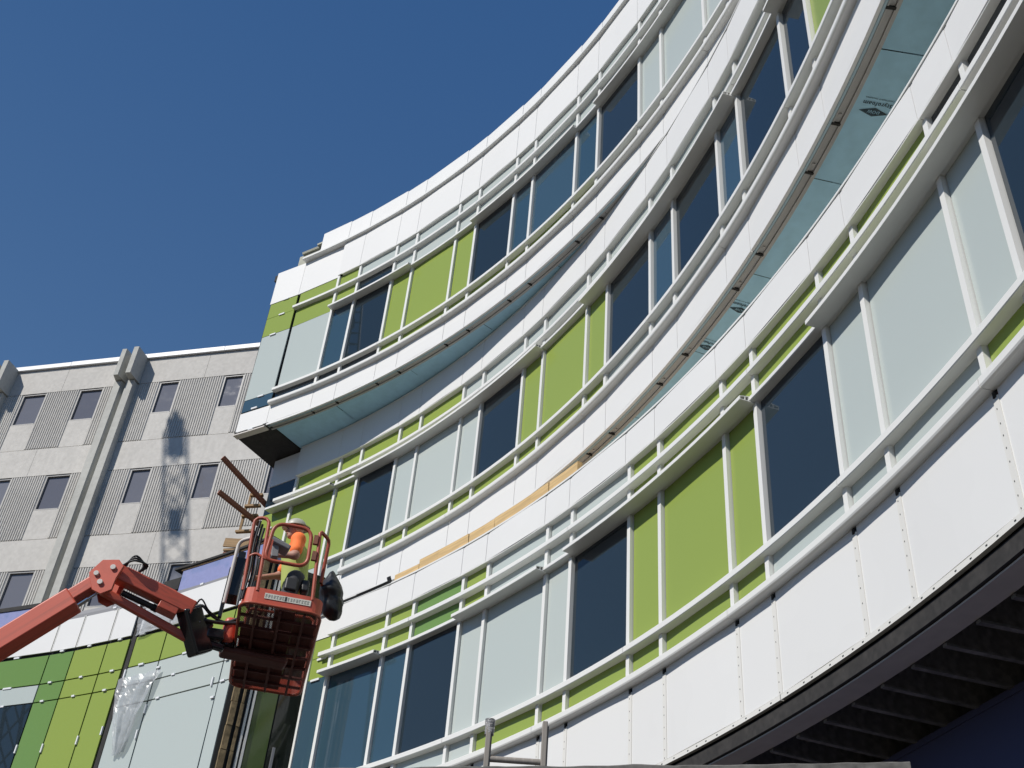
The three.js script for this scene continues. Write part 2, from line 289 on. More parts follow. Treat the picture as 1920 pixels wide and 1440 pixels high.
  // lip under the lower band
  for (const [a, b] of runs(S, isC ? S.m[0] : S.corner + 0.1, 2)) {
    part('lip_strip', sweep(S, rect(-0.03, 0.014, S.sof, S.sof + 0.050), a + gapA * 2, b - gapA * 2), isA ? M.strip : M.white, g);
    if (isA) for (let t = a + 0.3; t < b; t += rr(0.35, 0.8)) holes.push(sweep(S, rect(0.013, 0.0165, S.sof + 0.018, S.sof + 0.030), t, t + 0.06, 1));
  }
  if (holes.length) part('screw_hole', holes, M.ink, g, null, 'stuff');
  // trim on the top edge
  part('edge_trim', sweep(S, rect(-0.05, S.tb + 0.014, S.top + 0.003, S.top + 0.034), S.a5, S.end, 60), M.rail, g);
  return g;
}
const stA = storey(SA, 'lowest storey hanging over a dark undercroft', true, false);
const stB = storey(SB, 'middle storey set out to the right', false, false);
const stC = storey(SC, 'top storey set out to the left', false, true);

// --- soffits between the storeys: channel with brackets, blue foam boards
function outerR(Si, So, deg) { // distance from Si's centre to So's circle along an angle
  const dx = Math.cos(deg * D2R), dz = Math.sin(deg * D2R), ex = Si.c[0] - So.c[0], ez = Si.c[1] - So.c[1], b = ex * dx + ez * dz, c = ex * ex + ez * ez - So.R * So.R;
  return -b + Math.sqrt(b * b - c);
}
function markTexture() {
  const c = document.createElement('canvas'); c.width = 512; c.height = 384; const x = c.getContext('2d');
  x.fillStyle = '#000'; x.fillRect(0, 0, 512, 384); x.fillStyle = '#e8e8e8';
  x.beginPath(); x.moveTo(20, 90); x.lineTo(256, 10); x.lineTo(492, 90); x.lineTo(256, 170); x.closePath(); x.fill();
  x.fillStyle = '#000'; x.font = 'bold 84px sans-serif'; x.textAlign = 'center'; x.fillText('DOW', 256, 120);
  x.fillStyle = '#f4f4f4'; x.font = 'bold 92px sans-serif'; x.fillText('Styrofoam', 256, 270);
  x.fillStyle = '#b8b8b8'; x.font = 'bold 40px sans-serif'; x.fillText('CAVITYMATE insulation', 256, 345);
  const t = new THREE.CanvasTexture(c); return t;
}
M.print = std(lin(0.022, 0.045, 0.06), 0.7, { alphaMap: markTexture(), transparent: true, polygonOffset: true, polygonOffsetFactor: -2 });
function mark(S, deg, y, oc, sz, parent) { // lettering on the underside, read from the building's outer edge
  const h = sz * 0.75 / S.R / D2R, b = new MB(), q = (t, o) => P(S, t, y, o);
  const a0 = deg - h / 2, a1 = deg + h / 2, o0 = oc - sz / 2, o1 = oc + sz / 2;
  b.quad(q(a0, o0), q(a0, o1), q(a1, o1), q(a1, o0), [[0, 1], [1, 1], [1, 0], [0, 0]]);
  return part('printed_lettering', b.geo(), M.print, parent);
}
function soffit(S, below, joints, back, parent, marks, from) {
  const y = S.sof, a1 = S.end;
  part('film_strip', sweep(S, rect(-0.060, -0.030, y - 0.010, y), from, a1), M.film, parent);
  part('soffit_channel', [sweep(S, rect(-0.20, -0.065, y + 0.012, y + 0.04), from, a1), sweep(S, rect(-0.20, -0.155, y - 0.012, y + 0.012), from, a1), sweep(S, rect(-0.085, -0.065, y - 0.010, y + 0.012), from, a1)], M.galv, parent);
  for (const t of S.m) if (t > from) { part('bracket', sweep(S, rect(-0.165, -0.062, y - 0.02, y + 0.010), t - 0.07, t + 0.01, 1), M.dark, parent); part('hanger', sweep(S, rect(-0.13, -0.09, y - 0.008, y + 0.011), t + 0.24, t + 0.32, 1), M.galv, parent); }
  for (let j = 0; j < joints.length - 1; j++) {
    const t = joints[j], e = joints[j + 1], inn = [], out = []; let ok = false;
    for (let k = 0; k <= 10; k++) {
      const d = t + 0.014 + (e - t - 0.028) * k / 10, r1 = S.R + 0.203, r2 = Math.max(r1 + 0.004, outerR(S, below, d) + back); if (r2 > r1 + 0.03) ok = true;
      inn.push([S.c[0] + r1 * Math.cos(d * D2R), S.c[1] + r1 * Math.sin(d * D2R)]); out.push([S.c[0] + r2 * Math.cos(d * D2R), S.c[1] + r2 * Math.sin(d * D2R)]);
    }
    if (!ok) continue;
    part('insulation_board', ribbon(inn, out, y + 0.010 + rr(0, 0.008), y + 0.07), M.foam, parent);
    for (const [md, mo, ms] of marks) if (md >= t && md < e) mark(S, md, y + 0.004, mo, ms, parent);
  }
}
{
  const g = sub('soffit', bld, 'blue foam soffit under the middle storey');
  soffit(SB, SA, [-36, -31.2, -26.7, -22.2, -17.7, -13.4, -9.09, -4.48, 0.1, 4.7, SB.end], 0.95, g, [[-6.25, -0.45, 0.37], [-14.95, -0.36, 0.35], [-17.15, -0.32, 0.35], [-1.4, -0.5, 0.37]], -40.5);
  // yellow sheathing boards standing on the ledge of the lowest storey
  const ang = [-41.75, -40.0, -36.5, -34.7, -30.95, -29.0];
  for (let i = 0; i < 5; i++) part('sheathing_strip', sweep(SA, [[-0.02, 9.24], [0.07, 9.24], [0.07 + 0.01 * (i % 2), 9.43 - (i === 0 ? 0.07 : 0)], [-0.02, 9.44 - (i === 0 ? 0.07 : 0)]], ang[i] + 0.02, ang[i + 1] - 0.02), M.yellow, g);
  part('sheathing_wall', sweep(SA, rect(-0.98, -0.93, 9.0, SB.sof + 0.3), -38, 7.4, 60), M.yellow, g);
  part('ledge', sweep(SA, rect(-2.2, 0.06, 9.14, 9.19), -47.2, 7.4, 60), M.strip, g);
  part('ledge_flashing', sweep(SA, [[-0.3, 9.20], [0.13, 9.21], [0.14, 9.235], [-0.3, 9.25]], -47.2, -41.8), M.dark, g);
  part('loose_flashing', sweep(SA, [[0.10, 9.222], [0.15, 9.232], [0.148, 9.24], [0.09, 9.232]], -44.2, -41.9, 3), M.black, g);
  part('loose_flashing', sweep(SA, [[0.10, 9.235], [0.14, 9.33], [0.133, 9.335], [0.08, 9.245]], -42.1, -41.85, 1), M.black, g);
}
{
  const g = sub('soffit', bld, 'pale blue foam soffit under the top storey');
  soffit(SC, SB, [-55.55, -50.63, -44.55, -38.5, -32.4, -26.3, -20], 0.10, g, [], -55.8);
  // unfinished dark corner
  part('corner_underside', ribbon([-58.5, -57.1, -55.6].map(d => { const p = P(SC, d, 0, 0.0); return [p.x, p.z]; }), [-58.5, -57.1, -55.6].map(d => { const p = P(SC, d, 0, -1.85); return [p.x, p.z]; }), SC.sof + 0.0, SC.sof + 0.08), M.dark, g);
  part('corner_channel', sweep(SC, rect(-0.14, 0.03, SC.sof - 0.035, SC.sof - 0.005), -58.5, -55.95), M.beam, g);
  part('clip', sweep(SC, rect(0.02, 0.04, SC.sof + 0.0, SC.sof + 0.05), -57.3, -56.9, 1), M.clip, g);
}
// --- top storey: cap rail, parapet, raw corner; end walls; roof
{
  const g = stC, S = SC, k = KS;
  for (const [a, b] of runs(S, -56.0, 3)) part('rail', sweep(S, cham(0, 0.16, 18.355 * k, 18.42 * k), a + 0.01, b - 0.01), M.rail, g);
  const pm = S.m.filter(m => m > -54.8); pm.unshift(-54.8);
  for (let i = 0; i < pm.length - 1; i++) part('white_panel', sweep(S, [[-0.02, 18.42 * k], [0.03, 18.42 * k], [0.03, (19.13 - 0.0095 * (pm[i] + 54.8)) * k], [-0.02, (19.13 - 0.0095 * (pm[i + 1] + 54.8)) * k]], pm[i] + 0.015, pm[i + 1] - 0.015, 1), M.white, g);
  part('parapet_core', sweep(S, rect(-0.40, -0.05, 18.3 * k, 18.6 * k), -54.6, S.end), M.backing, g);
  part('raw_parapet', [sweep(S, rect(-0.8, -0.15, 18.3 * k, 18.86 * k), -57.2, -54.85, 3), sweep(S, [[-0.82, 18.86], [-0.1, 18.87], [-0.08, 18.92], [-0.82, 18.95]].map(q => [q[0], q[1] * k]), -56.9, -55.4, 1), sweep(S, [[-0.8, 18.9], [-0.05, 18.93], [-0.05, 18.98], [-0.8, 19.0]].map(q => [q[0], q[1] * k]), -55.5, -54.7, 1)], std(lin(0.50, 0.50, 0.41), 0.9, { map: T.concrete }), g, 'raw beige parapet block beside the white parapet');
  part('edge_fin', sweep(S, rect(-0.2, -0.02, 18.15 * k, 18.33 * k), -58.75, -58.42, 1), M.dark, g);
  // sheared end walls
  part('end_wall', sweep(S, rect(-5, -0.03, S.sof + 0.05, 18.32 * k), -58.49, -58.3, 1), M.dark, g);
  part('end_wall', sweep(SB, rect(-5, -0.03, SB.sof, SB.top + 0.1), -53.08, -52.9, 1), M.dark, stB);
  part('end_wall', sweep(SA, rect(-0.6, -0.03, SA.sof, 9.2), -47.28, -47.15, 1), M.dark, stA);
  part('roof_slab', sweep(S, rect(-14, -0.3, 18.0 * k, 18.2 * k), S.corner + 0.3, S.end, 40), M.backing, bld);
  // clips holding the corner panes
  for (const [y, t] of [[17.33, -57.0], [16.86, -57.05], [16.28, -57.4], [14.45, -57.0], [14.15, -57.3]]) part('clip', sweep(S, rect(0.002, 0.03, y * k - 0.02, y * k + 0.02), t - 0.24, t + 0.24, 1), M.clip, g);
  for (const [y, t] of [[12.82, -52.0], [12.36, -52.2], [12.0, -52.4]]) part('clip', sweep(SB, rect(0.002, 0.03, y - 0.025, y + 0.02), t - 0.25, t + 0.1, 1), M.clip, stB);
  for (const [y, t] of [[8.25, -46.4], [7.86, -46.6]]) part('clip', sweep(SA, rect(0.002, 0.03, y - 0.02, y + 0.02), t - 0.3, t + 0.3, 1), M.clip, stA);
}
// --- undercroft: fascia, beam, joists, deck, back wall
{
  const g = sub('undercroft', bld, 'dark undercroft with bare steel beams'), S = SA;
  part('fascia_channel', sweep(S, rect(-0.16, -0.025, 4.155, 4.30), -47, 7.4), std(lin(0.075, 0.068, 0.062), 0.7, { map: T.rough }), g);
  part('steel_beam', [sweep(S, rect(-0.30, -0.06, 4.135, 4.15), -47, 7.4), sweep(S, rect(-0.19, -0.17, 4.15, 4.6), -47, 7.4)], M.beam, g);
  for (let t = -46.5; t < 7.2; t += 1.155) part('joist', [sweep(S, rect(-7, -0.30, 4.10, 4.125), t - 0.07, t + 0.07, 1), sweep(S, rect(-7, -0.30, 4.125, 4.45), t - 0.012, t + 0.012, 1)], M.joist, g);
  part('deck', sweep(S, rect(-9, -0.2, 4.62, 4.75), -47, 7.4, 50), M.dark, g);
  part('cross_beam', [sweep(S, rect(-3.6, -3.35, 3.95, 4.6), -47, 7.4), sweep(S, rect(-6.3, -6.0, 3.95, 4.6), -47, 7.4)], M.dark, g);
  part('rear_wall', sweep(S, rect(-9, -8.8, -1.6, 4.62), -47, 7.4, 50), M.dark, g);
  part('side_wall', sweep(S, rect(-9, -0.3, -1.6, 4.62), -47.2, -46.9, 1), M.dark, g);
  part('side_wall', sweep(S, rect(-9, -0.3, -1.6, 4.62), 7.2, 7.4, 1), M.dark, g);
}
// ---------------------------------------------------------------- dark blue hoarding under the overhang
single('site_hoarding', [beam(V(3.55, 1.25, -12.8), V(5.6, 1.25, -4.5), 5.7, 0.06), beam(V(3.54, 4.08, -12.8), V(5.6, 4.08, -4.5), 0.06, 0.09)], M.tarp, 'dark navy sheeted hoarding in the shade under the overhanging lowest storey', 'hoarding');

// ---------------------------------------------------------------- lower wing, left
const KW = 1.045, SW = { c: [-20.512 * KW, 0.4205 * KW], R: 24.632 * KW };
const rectW = (a, b, c, d) => rect(a, b, c * KW, d * KW), polyW = p => p.map(q => [q[0], q[1] * KW]);
const wing = thing('glazed_wing', 'low curved wing with uncapped green and pale panels at lower left', 'building', [P(SW, -56, 0).x - 1, -1.6, P(SW, -56, 0).z - 1]);
{
  const S = SW, ed = [-74.5, -72.8, -69.2, -67.4, -65.6, -61.0, -59.45, -57.4, -55.95], er = [-55.6, -53.65, -49.4, -48.65];
  part('backing_wall', sweep(S, rectW(-0.5, -0.05, -1.6, 9.40), -75, -48.62, 40), M.gasket, wing);
  const cell = (a, b, y0, y1, k, gp = 0.014) => part(k === 'W' ? 'white_panel' : nameOf[k], pane(S, a, b, y0 * KW + gp, y1 * KW - gp, -0.03, 0, k === 'W' ? 0.03 : 0.017), k === 'W' ? M.white : matOf[k](), wing);
  const colL = ['PPP', 'HHH', 'GGG', 'GGG', 'HPD', 'HHH', 'GGG', 'GGG'];
  for (let i = 0; i < ed.length - 1; i++) {
    cell(ed[i], ed[i + 1], 8.69, 9.37, 'W'); cell(ed[i], ed[i + 1], 8.022, 8.64, colL[i][0]); cell(ed[i], ed[i + 1], 7.65, 8.022, colL[i][1]); cell(ed[i], ed[i + 1], 4.6, 7.65, colL[i][2]);
    cell(ed[i], ed[i + 1], 3.2, 4.6, 'W');
  }
  const colR = ['GPPP', 'GPPP', 'GPPP'];
  for (let i = 0; i < 3; i++) { cell(er[i], er[i + 1], 8.69, 9.37, 'W'); cell(er[i], er[i + 1], 8.022, 8.64, i === 1 ? 'G' : colR[i][0]); cell(er[i], er[i + 1], 7.65, 8.022, 'P'); cell(er[i], er[i + 1], 7.26, 7.65, 'P'); cell(er[i], er[i + 1], 4.6, 7.26, 'P'); cell(er[i], er[i + 1], 3.2, 4.6, 'W'); }
  for (const j of [-61.0, -59.45, -57.4]) for (const s of [-0.045, 0.045]) part('joint_strip', sweep(S, rectW(-0.03, 0.006, 8.70, 9.38), j + s - 0.02, j + s + 0.02, 1), M.strip, wing);
  part('joint_strip', sweep(S, rectW(-0.05, -0.015, 3.2, 9.38), -55.9, -55.65, 1), M.dark, wing);
  // holding clips
  const cl = (t, y, w = 0.17, h = 0.035, m = M.clip) => part('clip', sweep(S, rectW(0.002, 0.035, y - h / 2, y + h / 2), t - w / 2, t + w / 2, 1), m, wing);
  for (const [t, y, w] of [[-63.0, 8.66, 0.32], [-60.2, 8.66, 0.22], [-58.5, 8.66, 0.2], [-56.6, 8.66, 0.2], [-62.9, 8.02, 0.5], [-60.3, 8.02, 0.2], [-58.4, 8.02, 0.18], [-56.5, 8.02, 0.22], [-62.8, 7.65, 0.2], [-60.4, 7.65, 0.2], [-58.5, 7.65, 0.18], [-56.6, 7.65, 0.2], [-54.7, 8.02, 0.3], [-51.9, 8.02, 0.5], [-53.5, 7.87, 0.18], [-52.4, 7.65, 0.2], [-49.15, 7.65, 0.2], [-53.0, 7.26, 0.2], [-49.1, 7.26, 0.25], [-49.5, 7.0, 0.2], [-52.2, 8.66, 0.3], [-55.2, 8.66, 0.3], [-52.1, 9.40, 0.2], [-57.6, 9.40, 0.2]]) cl(t, y, w);
  for (const [t, y] of [[-61.0, 6.75], [-59.4, 6.7], [-57.35, 6.75], [-55.97, 6.85], [-53.6, 7.1], [-53.7, 6.65], [-49.75, 7.3], [-55.6, 7.9]]) cl(t, y, 0.07, 0.16);
  // blue roof membrane upstand and its timber edge
  part('roof_membrane', sweep(S, rectW(-0.5, -0.10, 9.44, 9.93), -54.0, -48.5), M.membrane, wing); part('roof_membrane', sweep(S, rectW(-0.5, -0.10, 9.44, 9.84), -75, -62.4), M.membrane, wing);
  part('membrane_skirt', sweep(S, rectW(-0.3, -0.04, 9.38, 9.455), -75, -48.5), M.grey, wing);
  part('timber_edge', sweep(S, rectW(-0.52, -0.085, 9.932, 9.965), -54.1, -48.4), M.timber, wing);
  part('roof_edge', sweep(S, rectW(-0.52, -0.05, 9.967, 10.01), -54.5, -48.3), M.dark, wing); part('roof_edge', sweep(S, rectW(-0.5, -0.08, 9.84, 9.93), -75, -62.2), M.dark, wing); part('roof_edge', sweep(S, polyW([[-0.5, 9.55], [-0.1, 9.55], [-0.1, 9.80], [-0.5, 9.85]]), -55.1, -54.05, 3), M.dark, wing);
  part('roof_fold', [sweep(S, polyW([[-0.6, 9.40], [-0.06, 9.40], [-0.12, 9.58], [-0.6, 9.75]]), -62.3, -58.2, 4), sweep(S, polyW([[-0.6, 9.40], [-0.05, 9.40], [-0.2, 9.72], [-0.6, 9.8]]), -58.2, -55.1, 4)], M.grey, wing, 'grey crumpled roofing felt between the blue upstands');
  part('roof_slab', sweep(S, rectW(-9, -0.3, 9.2, 9.38), -75, -48.7, 30), M.backing, wing);
  // return wall in the gap to the curved building
  const A0 = P(S, -48.6, 0), A1 = P(SA, -47.32, 0), L = A1.clone().sub(A0), at = f => A0.clone().addScaledVector(L, f), n = V(-L.z, 0, L.x).normalize(); if (n.dot(A0) > 0) n.negate();
  const slab = (f0, f1, y0, y1, d0, d1) => { const p = at(f0), q = at(f1), c = [p.clone().addScaledVector(n, d0), q.clone().addScaledVector(n, d0), q.clone().addScaledVector(n, d1), p.clone().addScaledVector(n, d1)]; const b = new MB();
    const h = Math.max(0.01, p.distanceTo(q)), w = (v, y) => V(v.x, y, v.z);
    for (let i = 0; i < 4; i++) { const u = c[i], v = c[(i + 1) % 4]; b.quad(w(u, y0), w(v, y0), w(v, y1), w(u, y1), [[0, y0], [h, y0], [h, y1], [0, y1]]); }
    b.quad(w(c[0], y0), w(c[1], y0), w(c[2], y0), w(c[3], y0), [[0, 0], [h, 0], [h, 1], [0, 1]]); b.quad(w(c[0], y1), w(c[1], y1), w(c[2], y1), w(c[3], y1), [[0, 0], [h, 0], [h, 1], [0, 1]]); return b.geo(); };
  part('return_wall', slab(0, 1, -1.6, 10.0, -0.25, -0.02), M.gasket, wing);
  const batt = (f0, f1) => { const a = []; for (let y = 3; y < 10; y += 0.42) { const d = rr(0, 0.03); a.push(slab(f0 + rr(-0.006, 0.006), f1 + rr(-0.008, 0.008), y, y + 0.41, -0.015, 0.04 + d)); } return a; };
  part('insulation_batt', batt(0.06, 0.14), M.batt, wing); part('insulation_batt', batt(0.19, 0.225), M.batt, wing);
  for (const f of [0.275, 0.335]) part('white_channel', slab(f, f + 0.03, -1.6, 10.0, -0.018, 0.03), M.strip, wing);
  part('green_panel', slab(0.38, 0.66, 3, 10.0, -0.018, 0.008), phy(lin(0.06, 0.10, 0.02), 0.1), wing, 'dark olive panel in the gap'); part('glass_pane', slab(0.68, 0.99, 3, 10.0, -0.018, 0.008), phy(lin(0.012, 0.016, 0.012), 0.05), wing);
  part('handle', slab(0.73, 0.765, 6.2, 6.6, 0.01, 0.03), M.grey, wing);
}
// clear plastic sheets hanging on the wing
function sheet(name, pts, nx, ny, label) {      // pts: corner grid in (angle, height, offset) on the wing, crumpled
  const b = new MB(), g = [];
  for (let j = 0; j <= ny; j++) { g.push([]); for (let i = 0; i <= nx; i++) { const u = i / nx, v = j / ny;
    const [tl, tr, bl, br] = pts, L = (q) => (tl[q] * (1 - u) + tr[q] * u) * (1 - v) + (bl[q] * (1 - u) + br[q] * u) * v;
    const w = 0.02 + 0.05 * Math.abs(Math.sin(u * 9 + v * 3 + 2 * fbm(u, v, 4, 3))) + 0.06 * fbm(u * 0.9, v * 0.9, 6, 4) + 0.04 * Math.sin(v * 3.1);
    g[j].push(P(SW, L(0) + 0.12 * (fbm(v, 0.3, 5, 3) - 0.5), L(1) * KW, w)); } }
  for (let j = 0; j < ny; j++) for (let i = 0; i < nx; i++) b.quad(g[j][i], g[j][i + 1], g[j + 1][i + 1], g[j + 1][i], [[i / nx, j / ny], [(i + 1) / nx, j / ny], [(i + 1) / nx, (j + 1) / ny], [i / nx, (j + 1) / ny]]);
  const geo = b.geo(); return single(name, geo, M.plastic, label, 'plastic sheet');
}
sheet('plastic_sheet', [[-55.75, 7.78], [-53.15, 7.80], [-54.75, 6.30], [-54.1, 6.35]], 22, 26, 'torn clear plastic sheet tapering downwards over pale panels of the low wing');
sheet('plastic_sheet_001', [[-55.5, 9.25], [-53.9, 9.35], [-55.5, 8.62], [-52.2, 8.75]], 18, 14, 'crumpled clear plastic sheet behind the lift arm on the white panels');

// ---------------------------------------------------------------- old concrete building behind, left
{
  const th = -0.2890, ux = V(Math.cos(th), 0, -Math.sin(th)), nz = V(Math.sin(th), 0, Math.cos(th)), O = nz.clone().multiplyScalar(-28);
  const base = O.clone().addScaledVector(ux, -22), F = new THREE.Matrix4().makeBasis(ux, V(0, 1, 0), nz).setPosition(O);
  const c = thing('concrete_building', 'old pale concrete office block with fluted panels and narrow windows', 'building', [base.x, -1.6, base.z]);
  const B = (...a) => bx(...a).applyMatrix4(F), pt = (n, g, m, l) => part(n, Array.isArray(g) ? g : g, m, c, l);
  const top = k => 24.25 - 3.82 * k, x0 = -45, x1 = -8;
  pt('wall', B(x0, x1, -1.6, 25.35, -12, -0.16), M.concrete);
  const off = [[-27.42, -26.46], [-24.99, -24.06], [-21.67, -20.92], [-19.08, -18.36]], wins = [...[11.1, 5.55].flatMap(d => off.slice(0, 2).map(a => a.map(v => v - d))), ...off, [-16.45, -15.72], [-13.85, -13.12]];
  for (let k = 0; k < 5; k++) {
    const y1 = top(k), y0 = y1 - 2.62, yw = y1 - 1.41;
    // smooth spandrel bands in lengths
    const jb = [x0, -37.3, -31.4, -25.86, -19.96, -14.06, x1];
    for (let i = 0; i < jb.length - 1; i++) { const yt = k === 0 ? 25.37 : top(k - 1) - 2.62 - 0.012; pt('concrete_panel', B(jb[i] + 0.006, jb[i + 1] - 0.006, y1 + 0.012, yt, -0.15, 0), M.concrete); }
    let p = x0;
    for (const [a, b] of [...wins, [x1, x1]]) {
      if (a - p > 0.05) { // fluted panel
        const g = [B(p + 0.004, a - 0.05, y0 + 0.01, y1, -0.15, -0.022)]; const n = Math.max(1, Math.round((a - 0.05 - p) / 0.093)), w = (a - 0.05 - p) / n;
        for (let i = 0; i < n; i++) { const q = p + w * (i + 0.25); const mb = new MB(), z0 = -0.022, z1 = 0.012, s = [[q - w * 0.20, z0], [q - w * 0.02, z1], [q + w * 0.40, z1], [q + w * 0.56, z0]];
          for (let e = 0; e < 3; e++) { const [u, v] = [s[e], s[e + 1]]; mb.quad(V(u[0], y0 + 0.03, u[1]), V(v[0], y0 + 0.03, v[1]), V(v[0], y1 - 0.01, v[1]), V(u[0], y1 - 0.01, u[1]), [[u[0], y0], [v[0], y0], [v[0], y1], [u[0], y1]]); }
          mb.quad(V(s[0][0], y0 + 0.03, z0), V(s[1][0], y0 + 0.03, z1), V(s[2][0], y0 + 0.03, z1), V(s[3][0], y0 + 0.03, z0), [[0, 0], [0.02, 0.05], [0.04, 0.05], [0.06, 0]]); g.push(mb.geo().applyMatrix4(F)); }
        part('fluted_panel', g, M.concrete, c);
      }
      if (b > a) {
        part('sill_panel', B(a - 0.045, b + 0.005, y0 + 0.012, yw - 0.035, -0.15, -0.012), M.concrete, c);
        const w = sub('window', c); part('frame', [B(a - 0.045, a, yw - 0.03, y1 + 0.0, -0.15, -0.03), B(b - 0.03, b + 0.005, yw - 0.03, y1, -0.15, -0.03), B(a, b - 0.03, y1 - 0.05, y1, -0.15, -0.03), B(a, b - 0.03, yw - 0.03, yw + 0.01, -0.15, -0.01)], M.oldFrame, w);
        part('pane', B(a, b - 0.03, yw + 0.01, y1 - 0.05, -0.13, -0.10), M.oldGlass[Math.floor(rnd() * 3)], w);
        p = b + 0.01;
      }
    }
  }
  pt('concrete_panel', B(x0, x1, -1.6, top(4) - 2.63, -0.15, 0), M.concrete);
  // white roof flashing in lengths
  for (let x = x0; x < x1; x += 3.2) pt('roof_flashing', B(x + 0.01, Math.min(x1, x + 3.2) - 0.01, 25.41, 25.60 + (Math.round(x * 10) % 3) * 0.006, -0.5, 0.10), M.roofWhite);
  // twin-fin piers
  const prism = (poly, y0, y1) => { const mb = new MB(), n = poly.length; for (let i = 0; i < n; i++) { const [u, v] = [poly[i], poly[(i + 1) % n]], L = Math.hypot(v[0] - u[0], v[1] - u[1]); mb.quad(V(u[0], y0, u[1]), V(v[0], y0, v[1]), V(v[0], y1, v[1]), V(u[0], y1, u[1]), [[0, y0], [L, y0], [L, y1], [0, y1]]); }
    const t = THREE.ShapeUtils.triangulateShape(poly.map(q => new THREE.Vector2(...q)), []); for (const y of [y0, y1]) for (const f of t) mb.tri(...f.map(i => V(poly[i][0], y, poly[i][1])), f.map(i => poly[i])); return mb.geo().applyMatrix4(F); };
  for (const dx of [0, -5.55, -11.1]) {
    const sh = (a) => a.map(q => [q[0] + dx, q[1]]), g = sub('pier', c);
    part('fin', prism(sh([[-22.98, -0.05], [-22.62, -0.05], [-22.62, 0.30], [-22.90, 0.30]]), -1.6, 24.22), M.pier, g);
    part('fin', prism(sh([[-23.62, -0.05], [-23.05, -0.05], [-23.13, 0.30], [-23.42, 0.30]]), -1.6, 24.22), M.pier, g);
    part('pier_web', prism(sh([[-23.1, -0.05], [-22.9, -0.05], [-22.9, 0.08], [-23.1, 0.08]]), -1.6, 25.3), M.pier, g);
    part('cap_fin', prism(sh([[-22.98, -0.4], [-22.56, -0.4], [-22.56, 0.72], [-22.76, 0.72]]), 24.24, 25.46), M.pier, g);
    part('cap_fin', prism(sh([[-23.60, -0.4], [-23.02, -0.4], [-23.10, 0.66], [-23.28, 0.66]]), 24.24, 25.46), M.pier, g);
  }
}

// ---------------------------------------------------------------- steel arms and timber frame at the left end of the middle storey
{
  const E = P(SB, -53.05, 0), w = -E.x;
  const up = V(0, 1, 0);
  const arm = (name, p, q, label) => single(name, beam(p, q, 0.10, 0.09), M.rust, label, 'steel arm', null, p.clone());
  arm('steel_arm', P(SB, -53.3, 12.45 * KS, -0.15), V(-6.05 * KS, 13.05 * KS, -20.3 * KS), 'upper of two rusty steel arms sticking out beside the middle storey', 'steel arm');
  arm('steel_arm_001', P(SB, -53.35, 11.95 * KS, -0.15), V(-5.98 * KS, 12.28 * KS, -20.45 * KS), 'lower of two rusty steel arms sticking out beside the middle storey', 'steel arm');
  const t = thing('timber_frame', 'bare timber framing fixed to the left end of the middle storey', 'timber frame', [E.x - 0.3, 11.4, E.z - 0.3]);
  const q = (a, b, c) => V(E.x - 0.1 + a * 0.88, b * KS, E.z + a * 0.27 + c);
  for (const [y, l] of [[12.62, 0.34], [12.35, 0.42], [12.1, 0.44], [11.72, 0.5], [11.5, 0.62], [11.28, 0.7]]) part('timber', beam(q(0, y, 0), q(-l, y - 0.02, 0.05), 0.05, 0.1), M.timber, t);
  for (const [x, y0, y1] of [[-0.34, 12.3, 12.66], [-0.40, 11.7, 12.36]]) part('timber', beam(q(x, y0, 0.03), q(x, y1, 0.03), 0.05, 0.05, V(1, 0, 0)), M.timber, t);
  part('plywood', beam(q(-0.05, 11.38, 0.05), q(-0.72, 11.42, 0.12), 0.22, 0.04), M.timber, t); part('plywood', beam(q(-0.05, 11.05, 0.06), q(-0.66, 11.02, 0.14), 0.32, 0.04), M.rust, t);
  part('plywood', beam(q(-0.05, 10.7, 0.06), q(-0.72, 10.72, 0.14), 0.1, 0.04), M.timber, t);
}

